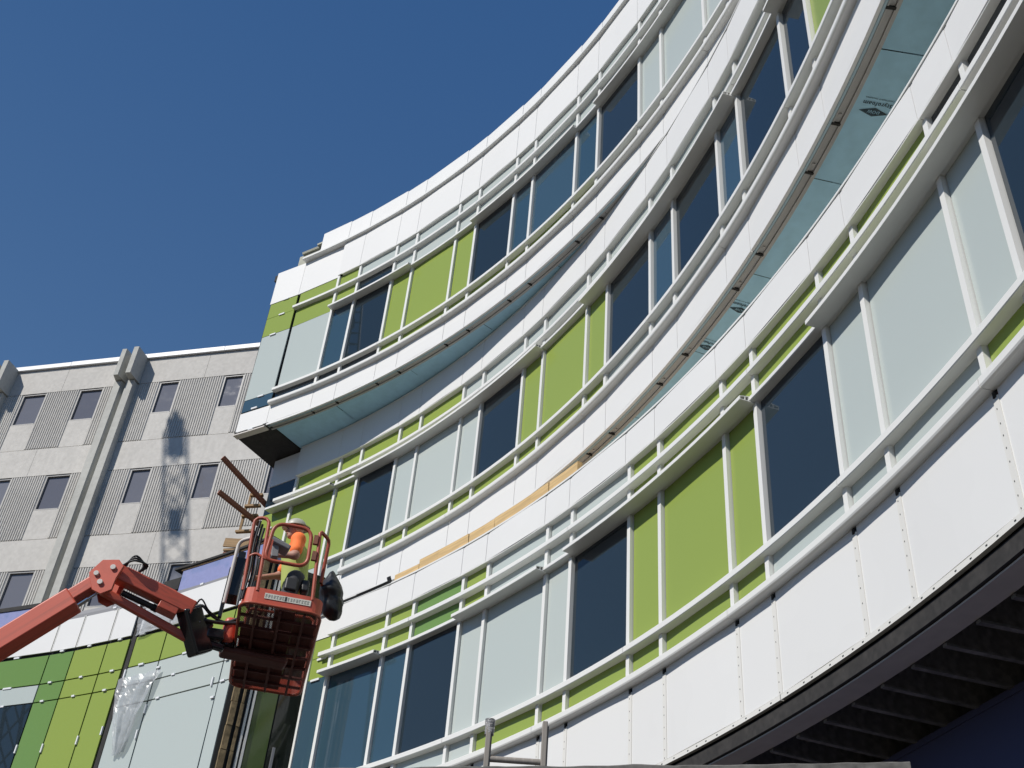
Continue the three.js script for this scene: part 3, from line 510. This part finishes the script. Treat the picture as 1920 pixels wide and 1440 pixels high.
// ---------------------------------------------------------------- boom lift
const BK = new THREE.Matrix4().makeRotationY(11.06 * D2R).setPosition(-2.2508, 5.3, -11.099);   // platform frame: x right, y up, z towards the near end
const K = (x, y, z) => V(x, y, z).applyMatrix4(BK), KG = g => g.applyMatrix4(BK);
const lift = thing('boom_lift', 'orange articulated boom lift holding up a railed work platform', 'boom lift', [-11.4, -1.6, -11.5]);
{
  const b0 = V(-5.18, 4.73, -11.42), b1 = V(-4.34, 5.54, -11.41), dir = b1.clone().sub(b0).normalize(), foot = b1.clone().addScaledVector(dir, -7.6);
  const up = V(-dir.y, dir.x, 0).normalize(), pl = V(0.2, 0.1, 1);
  const A = a => b1.clone().addScaledVector(dir, a);
  part('main_boom', [rbeam(foot, A(-0.32), 0.235, 0.24, 0.02), rbeam(A(-0.75), A(0.02), 0.15, 0.18, 0.02).translate(up.x * 0.035, up.y * 0.035, 0)], M.orange, lift);
  part('boom_ram', [rod(A(-0.40).addScaledVector(up, -0.085), A(-0.20).addScaledVector(up, -0.08), 0.028), rod(A(-0.3).addScaledVector(up, -0.085), A(0.02).addScaledVector(up, -0.075), 0.016)], M.chrome, lift);
  part('roundel', rod(A(-1.32).add(V(0, 0.02, 0.131)), A(-1.32).add(V(0, 0.02, 0.137)), 0.045, 16), M.rust, lift);
  // elbow plates
  const j0 = V(-4.24, 5.68, -11.38), l0 = V(-4.31, 5.46, -11.43);
  const shp = new THREE.Shape(); [[-0.17, 0.02], [-0.07, 0.18], [0.10, 0.20], [0.17, 0.13], [0.13, -0.02], [0.12, -0.16], [0.02, -0.22], [-0.08, -0.18], [-0.14, -0.06]].forEach((p, i) => i ? shp.lineTo(...p) : shp.moveTo(...p));
  const plate = new THREE.ExtrudeGeometry(shp, { depth: 0.025, bevelEnabled: true, bevelSize: 0.006, bevelThickness: 0.006, bevelSegments: 1 });
  for (const z of [-11.27, -11.56]) part('elbow_plate', plate.clone().translate(-4.27, 5.56, z), M.orange, lift);
  part('pivot_pin', [rod(V(-4.20, 5.66, -11.60), V(-4.20, 5.66, -11.215), 0.03), rod(V(-4.29, 5.47, -11.60), V(-4.29, 5.47, -11.215), 0.03), rod(V(-4.36, 5.57, -11.60), V(-4.36, 5.57, -11.215), 0.028)], M.beam, lift);
  // jib, lower link, ram
  const j1 = V(-3.36, 5.47, -11.74), l1 = V(-3.24, 5.15, -11.93);
  part('jib_arm', [rbeam(j0, j1, 0.175, 0.17, 0.015), rbeam(j0.clone().lerp(j1, 0.63), j0.clone().lerp(j1, 0.86), 0.20, 0.175, 0.012).translate(-0.02, -0.065, 0), rbeam(j0.clone().lerp(j1, 0.12).add(V(0.01, 0.085, 0)), j0.clone().lerp(j1, 0.75).add(V(0.01, 0.085, 0)), 0.04, 0.11, 0.01)], M.orange, lift);
  part('jib_link', [rbeam(l0, l1, 0.098, 0.07, 0.02), rod(l1.clone().add(V(-0.05, 0.02, 0.06)), l1.clone().add(V(-0.05, 0.02, -0.06)), 0.075, 16)], M.orange, lift);
  part('jib_ram', [rod(V(-4.12, 5.50, -11.51), V(-3.77, 5.425, -11.66), 0.034), rod(V(-3.79, 5.43, -11.65), V(-3.735, 5.418, -11.68), 0.042)], M.black, lift);
  part('ram_rod', rod(V(-3.74, 5.418, -11.68), V(-3.60, 5.38, -11.74), 0.016), M.chrome, lift);
  part('hose', [0, 1, 2].map(i => tube([V(-4.12 - 0.02 * i, 5.75, -11.36), V(-4.02, 5.86 - 0.03 * i, -11.3), V(-3.93 + 0.02 * i, 5.80, -11.4), V(-4.0, 5.72, -11.45)], 0.012, 20)), M.black, lift);
  // end bracket and rotator
  part('end_bracket', [rbeam(j1.clone().add(V(-0.05, 0.02, 0)), V(-3.20, 5.05, -11.95), 0.24, 0.20, 0.03), rbeam(V(-3.32, 5.38, -11.85), V(-3.18, 5.30, -11.92), 0.2, 0.16, 0.03), rbeam(V(-3.2, 5.28, -11.9), V(-3.0, 5.30, -11.98), 0.13, 0.14, 0.03), rbeam(V(-3.22, 5.19, -11.93), V(-2.98, 5.17, -12.02), 0.07, 0.10, 0.02)], M.blackShiny, lift);
  part('valve_box', rbeam(V(-3.34, 5.31, -11.76), V(-3.27, 5.29, -11.78), 0.15, 0.06, 0.01), M.grey, lift);
  part('hose', [tube([V(-3.40, 5.52, -11.80), V(-3.28, 5.56, -11.78), V(-3.16, 5.48, -11.85), V(-3.02, 5.46, -11.95), V(-2.88, 5.55, -12.0)], 0.018, 24), tube([V(-3.38, 5.5, -11.82), V(-3.3, 5.62, -11.74), V(-3.2, 5.52, -11.8), V(-3.08, 5.47, -11.9)], 0.010, 20), tube([V(-3.30, 5.42, -11.8), V(-3.18, 5.40, -11.82), V(-3.0, 5.45, -11.95), V(-2.82, 5.50, -12.0)], 0.022, 20)], M.black, lift);
  part('rotator', rod(V(-2.97, 5.22, -12.08), V(-2.97, 5.44, -12.08), 0.085, 20), M.blackShiny, lift);
  part('support_bracket', KG(rbeam(V(-0.53, 0.10, -0.98), V(-0.53, 0.07, -1.42), 0.32, 0.15, 0.06)), M.orange, lift);
  part('support_arm', KG(rbeam(V(-0.58, -0.09, -1.22), V(0.18, -0.085, -1.30), 0.07, 0.26, 0.03)), M.maroon, lift);
  // base, out of the picture to the left
  part('chassis', [rbeam(V(-12.8, -0.75, -11.5), V(-10.0, -0.75, -11.5), 0.5, 1.5, 0.05), rbeam(V(-12.6, -0.2, -11.5), V(-10.4, -0.2, -11.5), 0.55, 1.1, 0.08)], M.orange, lift);
  for (const [x, z] of [[-12.5, -10.5], [-10.3, -10.5], [-12.5, -12.5], [-10.3, -12.5]]) part('wheel', rod(V(x, -1.1, z - 0.18), V(x, -1.1, z + 0.18), 0.5, 24), M.black, lift);
  part('turret', beam(V(-11.3, 0.1, -11.45), foot.clone().add(V(0.1, 0.25, 0)), 0.5, 0.6), M.orange, lift);
}
{ // platform
  const p = sub('platform', lift, 'orange railed platform with a mesh floor'), hx = 0.435, L = 2.42, rc = 0.16;
  const loop = (y, r, h = hx, z0 = 0, z1 = -L) => { const pts = [[-h, z0], [h, z0], [h, z1], [-h, z1]], path = new THREE.CurvePath(); const n = 4; let first, last;
    for (let i = 0; i < n; i++) { const a = pts[i], pr = pts[(i + 3) % 4], nx = pts[(i + 1) % 4], u = (f, t) => { const dx = t[0] - f[0], dz = t[1] - f[1], l = Math.hypot(dx, dz); return V(f[0] + dx / l * rc, y, f[1] + dz / l * rc); };
      const s = u(a, pr), e = u(a, nx); if (last) path.add(new THREE.LineCurve3(last, s)); else first = s; path.add(new THREE.QuadraticBezierCurve3(s, V(a[0], y, a[1]), e)); last = e; }
    path.add(new THREE.LineCurve3(last, first)); return new THREE.TubeGeometry(path, 96, r, 8, true); };
  part('floor_frame', KG(loop(0, 0.018)), M.orangeRail, p);
  // toe board all round
  const tb = new MB(), ring = []; { const q = [[-hx, 0], [hx, 0], [hx, -L], [-hx, -L]]; for (let i = 0; i < 4; i++) { const a = q[i], b = q[(i + 3) % 4], c = q[(i + 1) % 4], u = (f, t) => { const dx = t[0] - f[0], dz = t[1] - f[1], l = Math.hypot(dx, dz); return [f[0] + dx / l * rc, f[1] + dz / l * rc]; }, s = u(a, b), e = u(a, c);
    for (let k = 0; k <= 6; k++) { const t = k / 6; ring.push([(1 - t) ** 2 * s[0] + 2 * t * (1 - t) * a[0] + t * t * e[0], (1 - t) ** 2 * s[1] + 2 * t * (1 - t) * a[1] + t * t * e[1]]); } } }
  let s = 0; for (let i = 0; i < ring.length; i++) { const a = ring[i], b = ring[(i + 1) % ring.length], l = Math.hypot(b[0] - a[0], b[1] - a[1]); tb.quad(V(a[0], 0.01, a[1]), V(b[0], 0.01, b[1]), V(b[0], 0.185, b[1]), V(a[0], 0.185, a[1]), [[s, 0], [s + l, 0], [s + l, 0.18], [s, 0.18]]); s += l; }
  part('toe_board', KG(tb.geo()), M.orange, p);
  // floor of expanded mesh on ribs, partly covered by a mat
  const c = document.createElement('canvas'); c.width = c.height = 256; const x = c.getContext('2d'); x.fillStyle = '#fff'; x.fillRect(0, 0, 256, 256); x.fillStyle = '#000';
  for (let j = 0; j < 8; j++) for (let i = -1; i < 9; i++) { const cx = i * 32 + (j % 2) * 16 + 8, cy = j * 32 + 16; x.beginPath(); x.moveTo(cx - 11, cy); x.lineTo(cx, cy - 13); x.lineTo(cx + 11, cy); x.lineTo(cx, cy + 13); x.closePath(); x.fill(); }
  const am = new THREE.CanvasTexture(c); am.wrapS = am.wrapT = THREE.RepeatWrapping; am.repeat.set(6, 6);
  const mesh = std(lin(0.14, 0.042, 0.034), 0.7, { alphaMap: am, transparent: true });
  const fl = new THREE.Shape(); ring.forEach((q, i) => i ? fl.lineTo(q[0], q[1]) : fl.moveTo(q[0], q[1])); const fg = new THREE.ShapeGeometry(fl); fg.rotateX(Math.PI / 2); { const q = fg.attributes.position; const u = fg.attributes.uv; for (let i = 0; i < q.count; i++) { u.setXY(i, q.getX(i), q.getZ(i)); } }
  // ShapeGeometry lies in xy; after the turn y becomes z
  part('mesh_floor', KG(fg.translate(0, 0.004, 0)), mesh, p);
  for (const xx of [-0.26, 0, 0.26]) part('floor_rib', KG(bx(xx - 0.014, xx + 0.014, -0.045, 0.0, -L + 0.05, -0.05)), M.maroon, p);
  for (let z = 0.3; z < L; z += 0.305) part('floor_rib', KG(bx(-hx + 0.02, hx - 0.02, -0.03, -0.002, -z - 0.014, -z + 0.014)), M.maroon, p);
  part('rubber_mat', KG(bx(-0.40, 0.16, 0.012, 0.02, -2.36, -0.62)), M.maroon, p); part('rubber_mat', KG(bx(0.165, 0.40, 0.012, 0.022, -1.05, -0.35)), M.maroon, p); part('rubber_mat', KG(bx(-0.06, 0.16, 0.012, 0.021, -0.6, -0.1)), M.maroon, p);
  part('rubber_mat', KG(bx(0.165, 0.40, 0.012, 0.022, -1.55, -1.35)), M.rust, p);
  // posts and rails
  const pipe = (pts, r = 0.02, rad = 0.07) => KG(bent(pts.map(q => V(...q)), r, rad));
  part('rail', pipe([[0.31, 0.15, -0.01], [0.245, 1.01, -0.01], [0.37, 0.98, -0.14], [0.37, 0.50, -0.26]], 0.021, 0.05), M.orangeRail, p, 'right near end loop of the railing');
  part('rail', pipe([[-0.29, 0.15, -0.01], [-0.335, 1.05, -0.02], [-0.50, 1.05, -0.06], [-0.44, 0.15, -0.06]], 0.021, 0.08), M.orangeRail, p);
  part('rail', pipe([[-0.47, 0.55, -0.06], [-0.40, 0.60, -0.03], [-0.31, 0.55, -0.01]], 0.016, 0.05), M.orangeRail, p);
  part('rail', KG(bent([[-0.10, 0.525, 0.0], [0.18, 0.525, 0.0], [0.155, 1.0, 0.0], [-0.265, 1.0, 0.0], [-0.295, 0.525, 0.0], [-0.09, 0.525, 0.0]].map(q => V(...q)), 0.022, 0.13)), M.orangeRail, p, 'rounded gate loop of the railing');
  part('post', KG(bx(-0.315, -0.24, 0.53, 0.78, -0.012, 0.012)), M.orangeRail, p);
  for (const [h, y] of [[0.19, 0.88], [0.205, 0.68]]) part('hinge', KG(bx(h, h + 0.05, y - 0.06, y + 0.05, -0.02, 0.02)), M.rust, p);
  part('rail', pipe([[0.37, 0.50, -0.26], [0.43, 0.52, -0.5], [0.43, 0.52, -1.5], [0.43, 0.52, -L + 0.1]], 0.018), M.orangeRail, p);
  part('rail', pipe([[0.43, 0.18, -L + 0.12], [0.43, 1.0, -L + 0.12], [-0.43, 1.0, -L + 0.1], [-0.43, 0.18, -L + 0.12]], 0.02), M.orangeRail, p);
  part('rail', pipe([[-0.44, 0.85, -0.12], [-0.44, 1.02, -0.6], [-0.44, 1.02, -1.6], [-0.44, 1.0, -L + 0.12]], 0.02), M.orangeRail, p);
  part('rail', pipe([[-0.62, 0.1, -0.35], [-0.62, 0.86, -0.32], [-0.44, 0.88, -0.18]], 0.021, 0.08), M.beam, p);
  for (const z of [-0.7, -1.5]) part('post', KG(rod(V(0.43, 0.15, z), V(0.43, 0.53, z), 0.018)), M.orangeRail, p);
  // control boxes, hoses, tag
  part('control_box', [KG(bx(-0.62, -0.50, 0.22, 0.68, -0.62, -0.36)), KG(bx(-0.60, -0.52, 0.68, 0.78, -0.58, -0.40)), KG(bx(-0.66, -0.62, 0.0, 0.60, -0.55, -0.48))], M.blackShiny, p);
  part('control_console', [KG(rbeam(V(-0.30, 1.00, -0.46), V(-0.06, 0.94, -0.50), 0.07, 0.2, 0.02)), KG(rbeam(V(-0.22, 0.97, -0.46), V(-0.20, 0.80, -0.46), 0.08, 0.1, 0.01))], M.grey, p);
  part('hose', [[-0.43, 0.0], [-0.40, -0.02], [-0.45, -0.05], [-0.37, 0.01]].map(([a, z], i) => KG(tube([V(a, 1.0 - 0.03 * i, z - 0.02), V(a - 0.01, 0.7, z - 0.05), V(a + 0.012, 0.4, z - 0.04), V(a, 0.05, z - 0.06)], 0.013, 20))), M.black, p);
  part('rating_plate', KG(bx(-0.20, 0.30, 0.07, 0.135, 0.001, 0.006)), M.label, p);
  const lines = []; for (let i = 0; i < 16; i++) { const q = -0.19 + i * 0.03; if (i === 7) lines.push(KG(bx(q - 0.002, q + 0.02, 0.076, 0.128, 0.0065, 0.008))); else for (const yy of [0.085, 0.099, 0.113]) lines.push(KG(bx(q, q + rr(0.012, 0.026), yy, yy + 0.005, 0.0065, 0.0075))); }
  part('plate_print', lines, M.ink, p, null, 'stuff');
}
// black rubbish sack hung on the platform
{ const g = new THREE.SphereGeometry(1, 40, 30), q = g.attributes.position; for (let i = 0; i < q.count; i++) { const v = V(q.getX(i), q.getY(i), q.getZ(i)); const k = 1 + 0.30 * (fbm(Math.atan2(v.z, v.x) / 6.2832 + 0.5, v.y * 0.4 + 0.5, 6, 4) - 0.5) * 2, nk = v.y > 0.3 ? 1 - 0.55 * (v.y - 0.3) / 0.7 : 1; q.setXYZ(i, (v.x * 0.15 + 0.05 * (0.4 - v.y)) * k * nk, v.y * 0.30 * (0.8 + 0.2 * k), v.z * 0.19 * k * nk); }
  g.computeVertexNormals(); g.translate(0.50, 0.47, -0.45); single('rubbish_sack', KG(g), M.sack, 'full black plastic sack hanging outside the lift platform rail', 'sack'); }

// ---------------------------------------------------------------- worker
{
  const base = K(0.03, 0.02, -1.26), wk = thing('person', 'person in orange shirt, lime vest and wide hard hat at the lift controls', 'person', [base.x, base.y, base.z]);
  const W = (x, y, z) => V(x + 0.03, y + 0.022, z - 1.26);        // platform coordinates
  function sdf(caps, cell, k, pad = 0.05) {                        // smooth union of tapered capsules, meshed
    const lo = V(1e9, 1e9, 1e9), hi = V(-1e9, -1e9, -1e9); for (const [a, b, ra, rb] of caps) for (const [p, r] of [[a, ra], [b, rb]]) { lo.min(V(p.x - r - pad, p.y - r - pad, p.z - r - pad)); hi.max(V(p.x + r + pad, p.y + r + pad, p.z + r + pad)); }
    const size = Math.max(hi.x - lo.x, hi.y - lo.y, hi.z - lo.z), n = Math.min(150, Math.ceil(size / cell)), mid = lo.clone().add(hi).multiplyScalar(0.5), mc = new MarchingCubes(n, new THREE.MeshStandardMaterial(), false, false, 120000); mc.isolation = 0;
    const h = size / 2, f = mc.field, q = V(0, 0, 0), ab = V(0, 0, 0), aq = V(0, 0, 0);
    for (let z = 0; z < n; z++) for (let y = 0; y < n; y++) for (let x = 0; x < n; x++) {
      q.set(mid.x + (x - n / 2) / (n / 2) * h, mid.y + (y - n / 2) / (n / 2) * h, mid.z + (z - n / 2) / (n / 2) * h); let d = 1e3;
      for (const [a, b, ra, rb, sx] of caps) { ab.subVectors(b, a); aq.subVectors(q, a); const t = Math.max(0, Math.min(1, aq.dot(ab) / Math.max(1e-9, ab.lengthSq()))); aq.addScaledVector(ab, -t); const e = aq.length() - (ra + (rb - ra) * t); const m = Math.max(0, k - Math.abs(d - e)) / k; d = Math.min(d, e) - m * m * k * 0.25; }
      f[x + y * n + z * n * n] = -d;
    }
    mc.update(); const cnt = mc.count, pos = new Float32Array(cnt * 3), nor = new Float32Array(cnt * 3), uv = new Float32Array(cnt * 2);
    for (let i = 0; i < cnt; i++) { for (let c = 0; c < 3; c++) { pos[i * 3 + c] = mc.positionArray[i * 3 + c] * h + [mid.x, mid.y, mid.z][c]; nor[i * 3 + c] = mc.normalArray[i * 3 + c]; } uv[i * 2] = pos[i * 3] ; uv[i * 2 + 1] = pos[i * 3 + 1]; }
    const g = new THREE.BufferGeometry(); g.setAttribute('position', new THREE.BufferAttribute(pos, 3)); g.setAttribute('normal', new THREE.BufferAttribute(nor, 3)); g.setAttribute('uv', new THREE.BufferAttribute(uv, 2)); return g;
  }
  const hipC = W(0.05, 0.95, 0), chest = W(0.0, 1.26, 0), neck = W(-0.03, 1.46, 0), head = W(-0.07, 1.61, 0.0);
  const sL = W(-0.01, 1.40, 0.19), eL = W(-0.01, 1.13, 0.29), wL = W(-0.29, 1.10, 0.25), sR = W(-0.01, 1.40, -0.19), eR = W(-0.14, 1.10, -0.25), wR = W(-0.38, 0.98, -0.16);
  const hipL = W(0.05, 0.92, 0.10), kL = W(-0.03, 0.50, 0.12), aL = W(0.05, 0.09, 0.13), hipR = W(0.05, 0.92, -0.10), kR = W(-0.02, 0.50, -0.12), aR = W(0.04, 0.09, -0.13);
  const hd = (x, y, z) => head.clone().add(V(x, y, z));
  const headCaps = [[hd(0.012, 0.03, 0), hd(-0.005, 0.03, 0), 0.088, 0.084], [hd(-0.03, -0.035, 0), hd(-0.05, -0.075, 0), 0.058, 0.040], [hd(-0.085, 0.005, 0), hd(-0.112, -0.022, 0), 0.012, 0.014], [hd(-0.078, 0.025, 0.032), hd(-0.078, 0.025, -0.032), 0.016, 0.016], [hd(-0.092, -0.055, 0.018), hd(-0.092, -0.055, -0.018), 0.011, 0.011],
    [hd(0.005, 0.005, 0.082), hd(0.012, -0.025, 0.084), 0.018, 0.012], [hd(0.005, 0.005, -0.082), hd(0.012, -0.025, -0.084), 0.018, 0.012], [neck, hd(0.01, -0.04, 0), 0.058, 0.056]];
  const bodyCaps = [[hipC, chest, 0.12, 0.13], [chest, neck, 0.13, 0.06], [sL, sR, 0.065, 0.065], [sL, eL, 0.056, 0.045], [eL, wL, 0.045, 0.030], [sR, eR, 0.056, 0.045], [eR, wR, 0.045, 0.030], [hipL, kL, 0.085, 0.058], [kL, aL, 0.055, 0.038], [hipR, kR, 0.085, 0.058], [kR, aR, 0.055, 0.038]];
  const hand = (w, d, up) => { const x = d.clone().normalize(), z = up.clone().normalize(), y = new THREE.Vector3().crossVectors(z, x), q = (a, b, c) => w.clone().addScaledVector(x, a).addScaledVector(y, b).addScaledVector(z, c), caps = [[q(0, 0, 0), q(0.05, 0, 0), 0.026, 0.030], [q(0.05, 0.02, 0), q(0.07, 0.025, 0), 0.02, 0.016], [q(0.05, -0.02, 0), q(0.07, -0.025, 0), 0.02, 0.016]];
    [[-0.030, 0.050], [-0.010, 0.062], [0.010, 0.058], [0.029, 0.044]].forEach(([b, l]) => { const k1 = q(0.08, b, 0), k2 = q(0.08 + l * 0.55, b, -0.012), k3 = q(0.08 + l * 0.75, b, -0.04); caps.push([k1, k2, 0.0095, 0.0088], [k2, k3, 0.0088, 0.0075]); });
    caps.push([q(0.03, -0.028, -0.005), q(0.06, -0.050, -0.02), 0.011, 0.010], [q(0.06, -0.050, -0.02), q(0.085, -0.045, -0.035), 0.010, 0.008]); return caps; };
  const dL = wL.clone().sub(eL).add(V(0, -0.02, 0)), dR = wR.clone().sub(eR);
  part('body', [sdf(bodyCaps, 0.014, 0.05), sdf(headCaps, 0.0045, 0.02), sdf(hand(wL, dL, V(0.1, 1, 0.2)), 0.0036, 0.010), sdf(hand(wR, dR, V(0.1, 1, -0.2)), 0.0036, 0.010)].map(KG), M.skin, wk);
  for (const z of [0.03, -0.03]) part('eye', KG(new THREE.SphereGeometry(0.012, 10, 8).translate(...hd(-0.083, 0.012, z).toArray())), M.ink, wk);
  part('shirt', KG(sdf([[hipC, chest, 0.135, 0.15], [chest, neck.clone().add(V(0.01, -0.03, 0)), 0.145, 0.075], [sL, sR, 0.088, 0.088], [sL, sL.clone().lerp(eL, 0.68), 0.078, 0.076], [sR, sR.clone().lerp(eR, 0.74), 0.080, 0.080]], 0.012, 0.04)), M.shirt, wk);
  part('vest', KG(sdf([[hipC.clone().add(V(0, -0.06, 0)), chest, 0.158, 0.168], [chest, neck.clone().add(V(0.015, -0.07, 0)), 0.165, 0.085], [W(0.01, 1.43, 0.09), W(0.01, 1.43, -0.09), 0.062, 0.062]], 0.012, 0.04)), M.vest, wk);
  part('trousers', KG(sdf([[hipL, kL, 0.105, 0.085], [kL, aL, 0.083, 0.068], [hipR, kR, 0.105, 0.085], [kR, aR, 0.083, 0.068], [hipC, hipC.clone().add(V(0, -0.05, 0)), 0.145, 0.13]], 0.013, 0.04)), M.trousers, wk);
  for (const a of [aL, aR]) part('boot', KG(sdf([[a, a.clone().add(V(0, -0.03, 0)), 0.055, 0.055], [a.clone().add(V(0.02, -0.055, 0)), a.clone().add(V(-0.17, -0.06, 0)), 0.048, 0.040]], 0.009, 0.03)), M.boot, wk);
  part('tool_pouch', [KG(rbeam(W(0.02, 0.88, 0.17), W(0.02, 0.70, 0.19), 0.16, 0.08, 0.03, V(1, 0, 0))), KG(rbeam(W(0.18, 0.9, 0.10), W(0.19, 0.74, 0.11), 0.10, 0.14, 0.03, V(1, 0, 0)))], M.black, wk);
  const hp = []; for (let i = 0; i <= 14; i++) { const t = i / 14 * Math.PI / 2; hp.push(new THREE.Vector2(0.112 * Math.cos(t) + 0.0001, 0.115 * Math.sin(t))); } 
  const prof = [new THREE.Vector2(0.105, -0.006), new THREE.Vector2(0.154, -0.022), new THREE.Vector2(0.158, -0.018), new THREE.Vector2(0.118, 0.004), ...hp]; 
  const hat = new THREE.LatheGeometry(prof, 36); hat.scale(1.12, 1, 0.92); hat.rotateZ(0.10); hat.translate(...hd(0.0, 0.062, 0).toArray()); part('hard_hat', KG(hat), M.hat, wk);
}

// ---------------------------------------------------------------- near wall and ladder at the bottom edge
{
  const u = V(0.9585, 0, 0.285).normalize(), nn = V(-0.285, 0, 0.9585).normalize(), e = V(2.47, 0, -6.26), w = thing('low_wall', 'rough grey concrete wall whose ragged top shows along the bottom edge', 'wall', [e.x - 3, -1.6, e.z - 1]);
  const pt = (s, y, d) => e.clone().addScaledVector(u, s).addScaledVector(nn, d).setY(y), b = new MB(), N = 180, L = 9; let prev = null;
  for (let i = 0; i <= N; i++) { const s = -L * i / N, y = 2.395 + 0.010 * (fbm(i / N, 0.2, 40, 3) - 0.5) * 2 - (s < -5.5 ? 0.012 : 0), z = 0.012 * (fbm(i / N, 0.7, 50, 3) - 0.5); const c = [pt(s, -1.6, 0), pt(s, y - 0.012, z), pt(s, y, -0.02 + z), pt(s, y + 0.006 * (fbm(i / N, 0.9, 30, 2) - 0.5), -0.28), pt(s, -1.6, -0.3)]; if (prev) for (let k = 0; k < 4; k++) b.quad(prev[k], c[k], c[k + 1], prev[k + 1], [[-s, k * 0.1 + prev[k].y], [-s + 0.05, k * 0.1 + c[k].y], [-s + 0.05, k * 0.1 + c[k + 1].y], [-s, k * 0.1 + prev[k + 1].y]]); else { b.quad(c[0], c[1], c[2], c[3], [[0, 0], [0, 4], [0.1, 4], [0.3, 4]]); b.tri(c[0], c[3], c[4], [[0, 0], [0.3, 4], [0.3, 0]]); } prev = c; }
  part('wall_body', b.geo(), M.wall, w);
  const l = thing('ladder', 'weathered wooden ladder top standing behind the rough concrete wall', 'ladder', [0.2, -1.6, -6.9]);
  const lean = 0.05, q = (x, y, z = 0) => V(0.055 + x * 0.9995, y, -7.19 + x * 0.05 - (y - 2.4) * lean + z);
  for (const [x, t] of [[0, 2.745], [0.367, 2.785]]) part('stile', [rbeam(q(x, -1.6), q(x, t), 0.060, 0.034, 0.006, V(0, 0, 1)), beam(q(x + 0.020, -1.6, -0.012), q(x + 0.020, t - 0.03, -0.012), 0.05, 0.010, V(0, 0, 1))], M.oldWood, l);
  for (let y = 2.515; y > -1.4; y -= 0.305) part('rung', rod(q(0.0, y + (y > 2.4 ? -0.002 : 0)), q(0.367, y), 0.02, 12), M.oldWood, l);
  const wg = new THREE.CylinderGeometry(0.036, 0.030, 0.105, 24, 14), pp = wg.attributes.position; for (let i = 0; i < pp.count; i++) { const k = 1 + 0.35 * (fbm((Math.atan2(pp.getZ(i), pp.getX(i)) / 6.2832 + 1) % 1, pp.getY(i) * 6 + 0.5, 6, 3) - 0.45); pp.setX(i, pp.getX(i) * k); pp.setZ(i, pp.getZ(i) * k); } wg.computeVertexNormals();
  const wp = q(0.004, 2.725); part('plastic_wrap', wg.translate(wp.x, wp.y, wp.z), phy(lin(0.30, 0.29, 0.28), 0.2, { clearcoat: 1, bumpMap: T.foil, bumpScale: 0.02 }), l);
}
// ---------------------------------------------------------------- lattice crane boom out of the picture, whose shadow falls on the concrete block
{
  const th = -0.2890, ux = V(Math.cos(th), 0, -Math.sin(th)), nz = V(Math.sin(th), 0, Math.cos(th));
  const onWall = (s, y) => nz.clone().multiplyScalar(-28).addScaledVector(ux, s).setY(y), far = (s, y, d) => onWall(s, y).addScaledVector(SUN, d);
  const top = far(-20.62, 22.6, 23), mid = far(-18.9, 16.4, 23); const ax = mid.clone().sub(top).normalize(), foot = top.clone().addScaledVector(ax, (top.y + 1.6) / -ax.y);
  const cr = thing('lattice_crane', 'slender lattice crane mast standing out of view to the left', 'crane', [foot.x, -1.6, foot.z]);
  const side = new THREE.Vector3().crossVectors(ax, SUN).normalize(), dep = new THREE.Vector3().crossVectors(side, ax).normalize(), Lm = top.distanceTo(foot), h = 0.40;
  const q = (a, i) => top.clone().addScaledVector(ax, a).addScaledVector(side, [-h, h, h, -h][i]).addScaledVector(dep, [-h, -h, h, h][i]);
  for (let i = 0; i < 4; i++) part('chord', rod(q(1.2, i), q(Lm, i), 0.05), M.grey, cr);
  const lace = []; for (let a = 1.2; a < Lm - 1; a += 0.85) for (let i = 0; i < 4; i++) { lace.push(rod(q(a, i), q(a + 0.85, (i + 1) % 4), 0.028, 6)); } part('lacing', lace, M.grey, cr);
  part('crane_head', [beam(top.clone().addScaledVector(ax, 0.0), top.clone().addScaledVector(ax, 0.5), 0.25, 0.35, side), beam(top.clone().addScaledVector(ax, 0.45), top.clone().addScaledVector(ax, 1.55), 0.62, 0.62, side)], M.grey, cr);
  part('machinery_box', beam(top.clone().addScaledVector(ax, 4.3), top.clone().addScaledVector(ax, 5.0), 0.45, 0.42, side), M.grey, cr);
}
renderer.render(scene, camera);
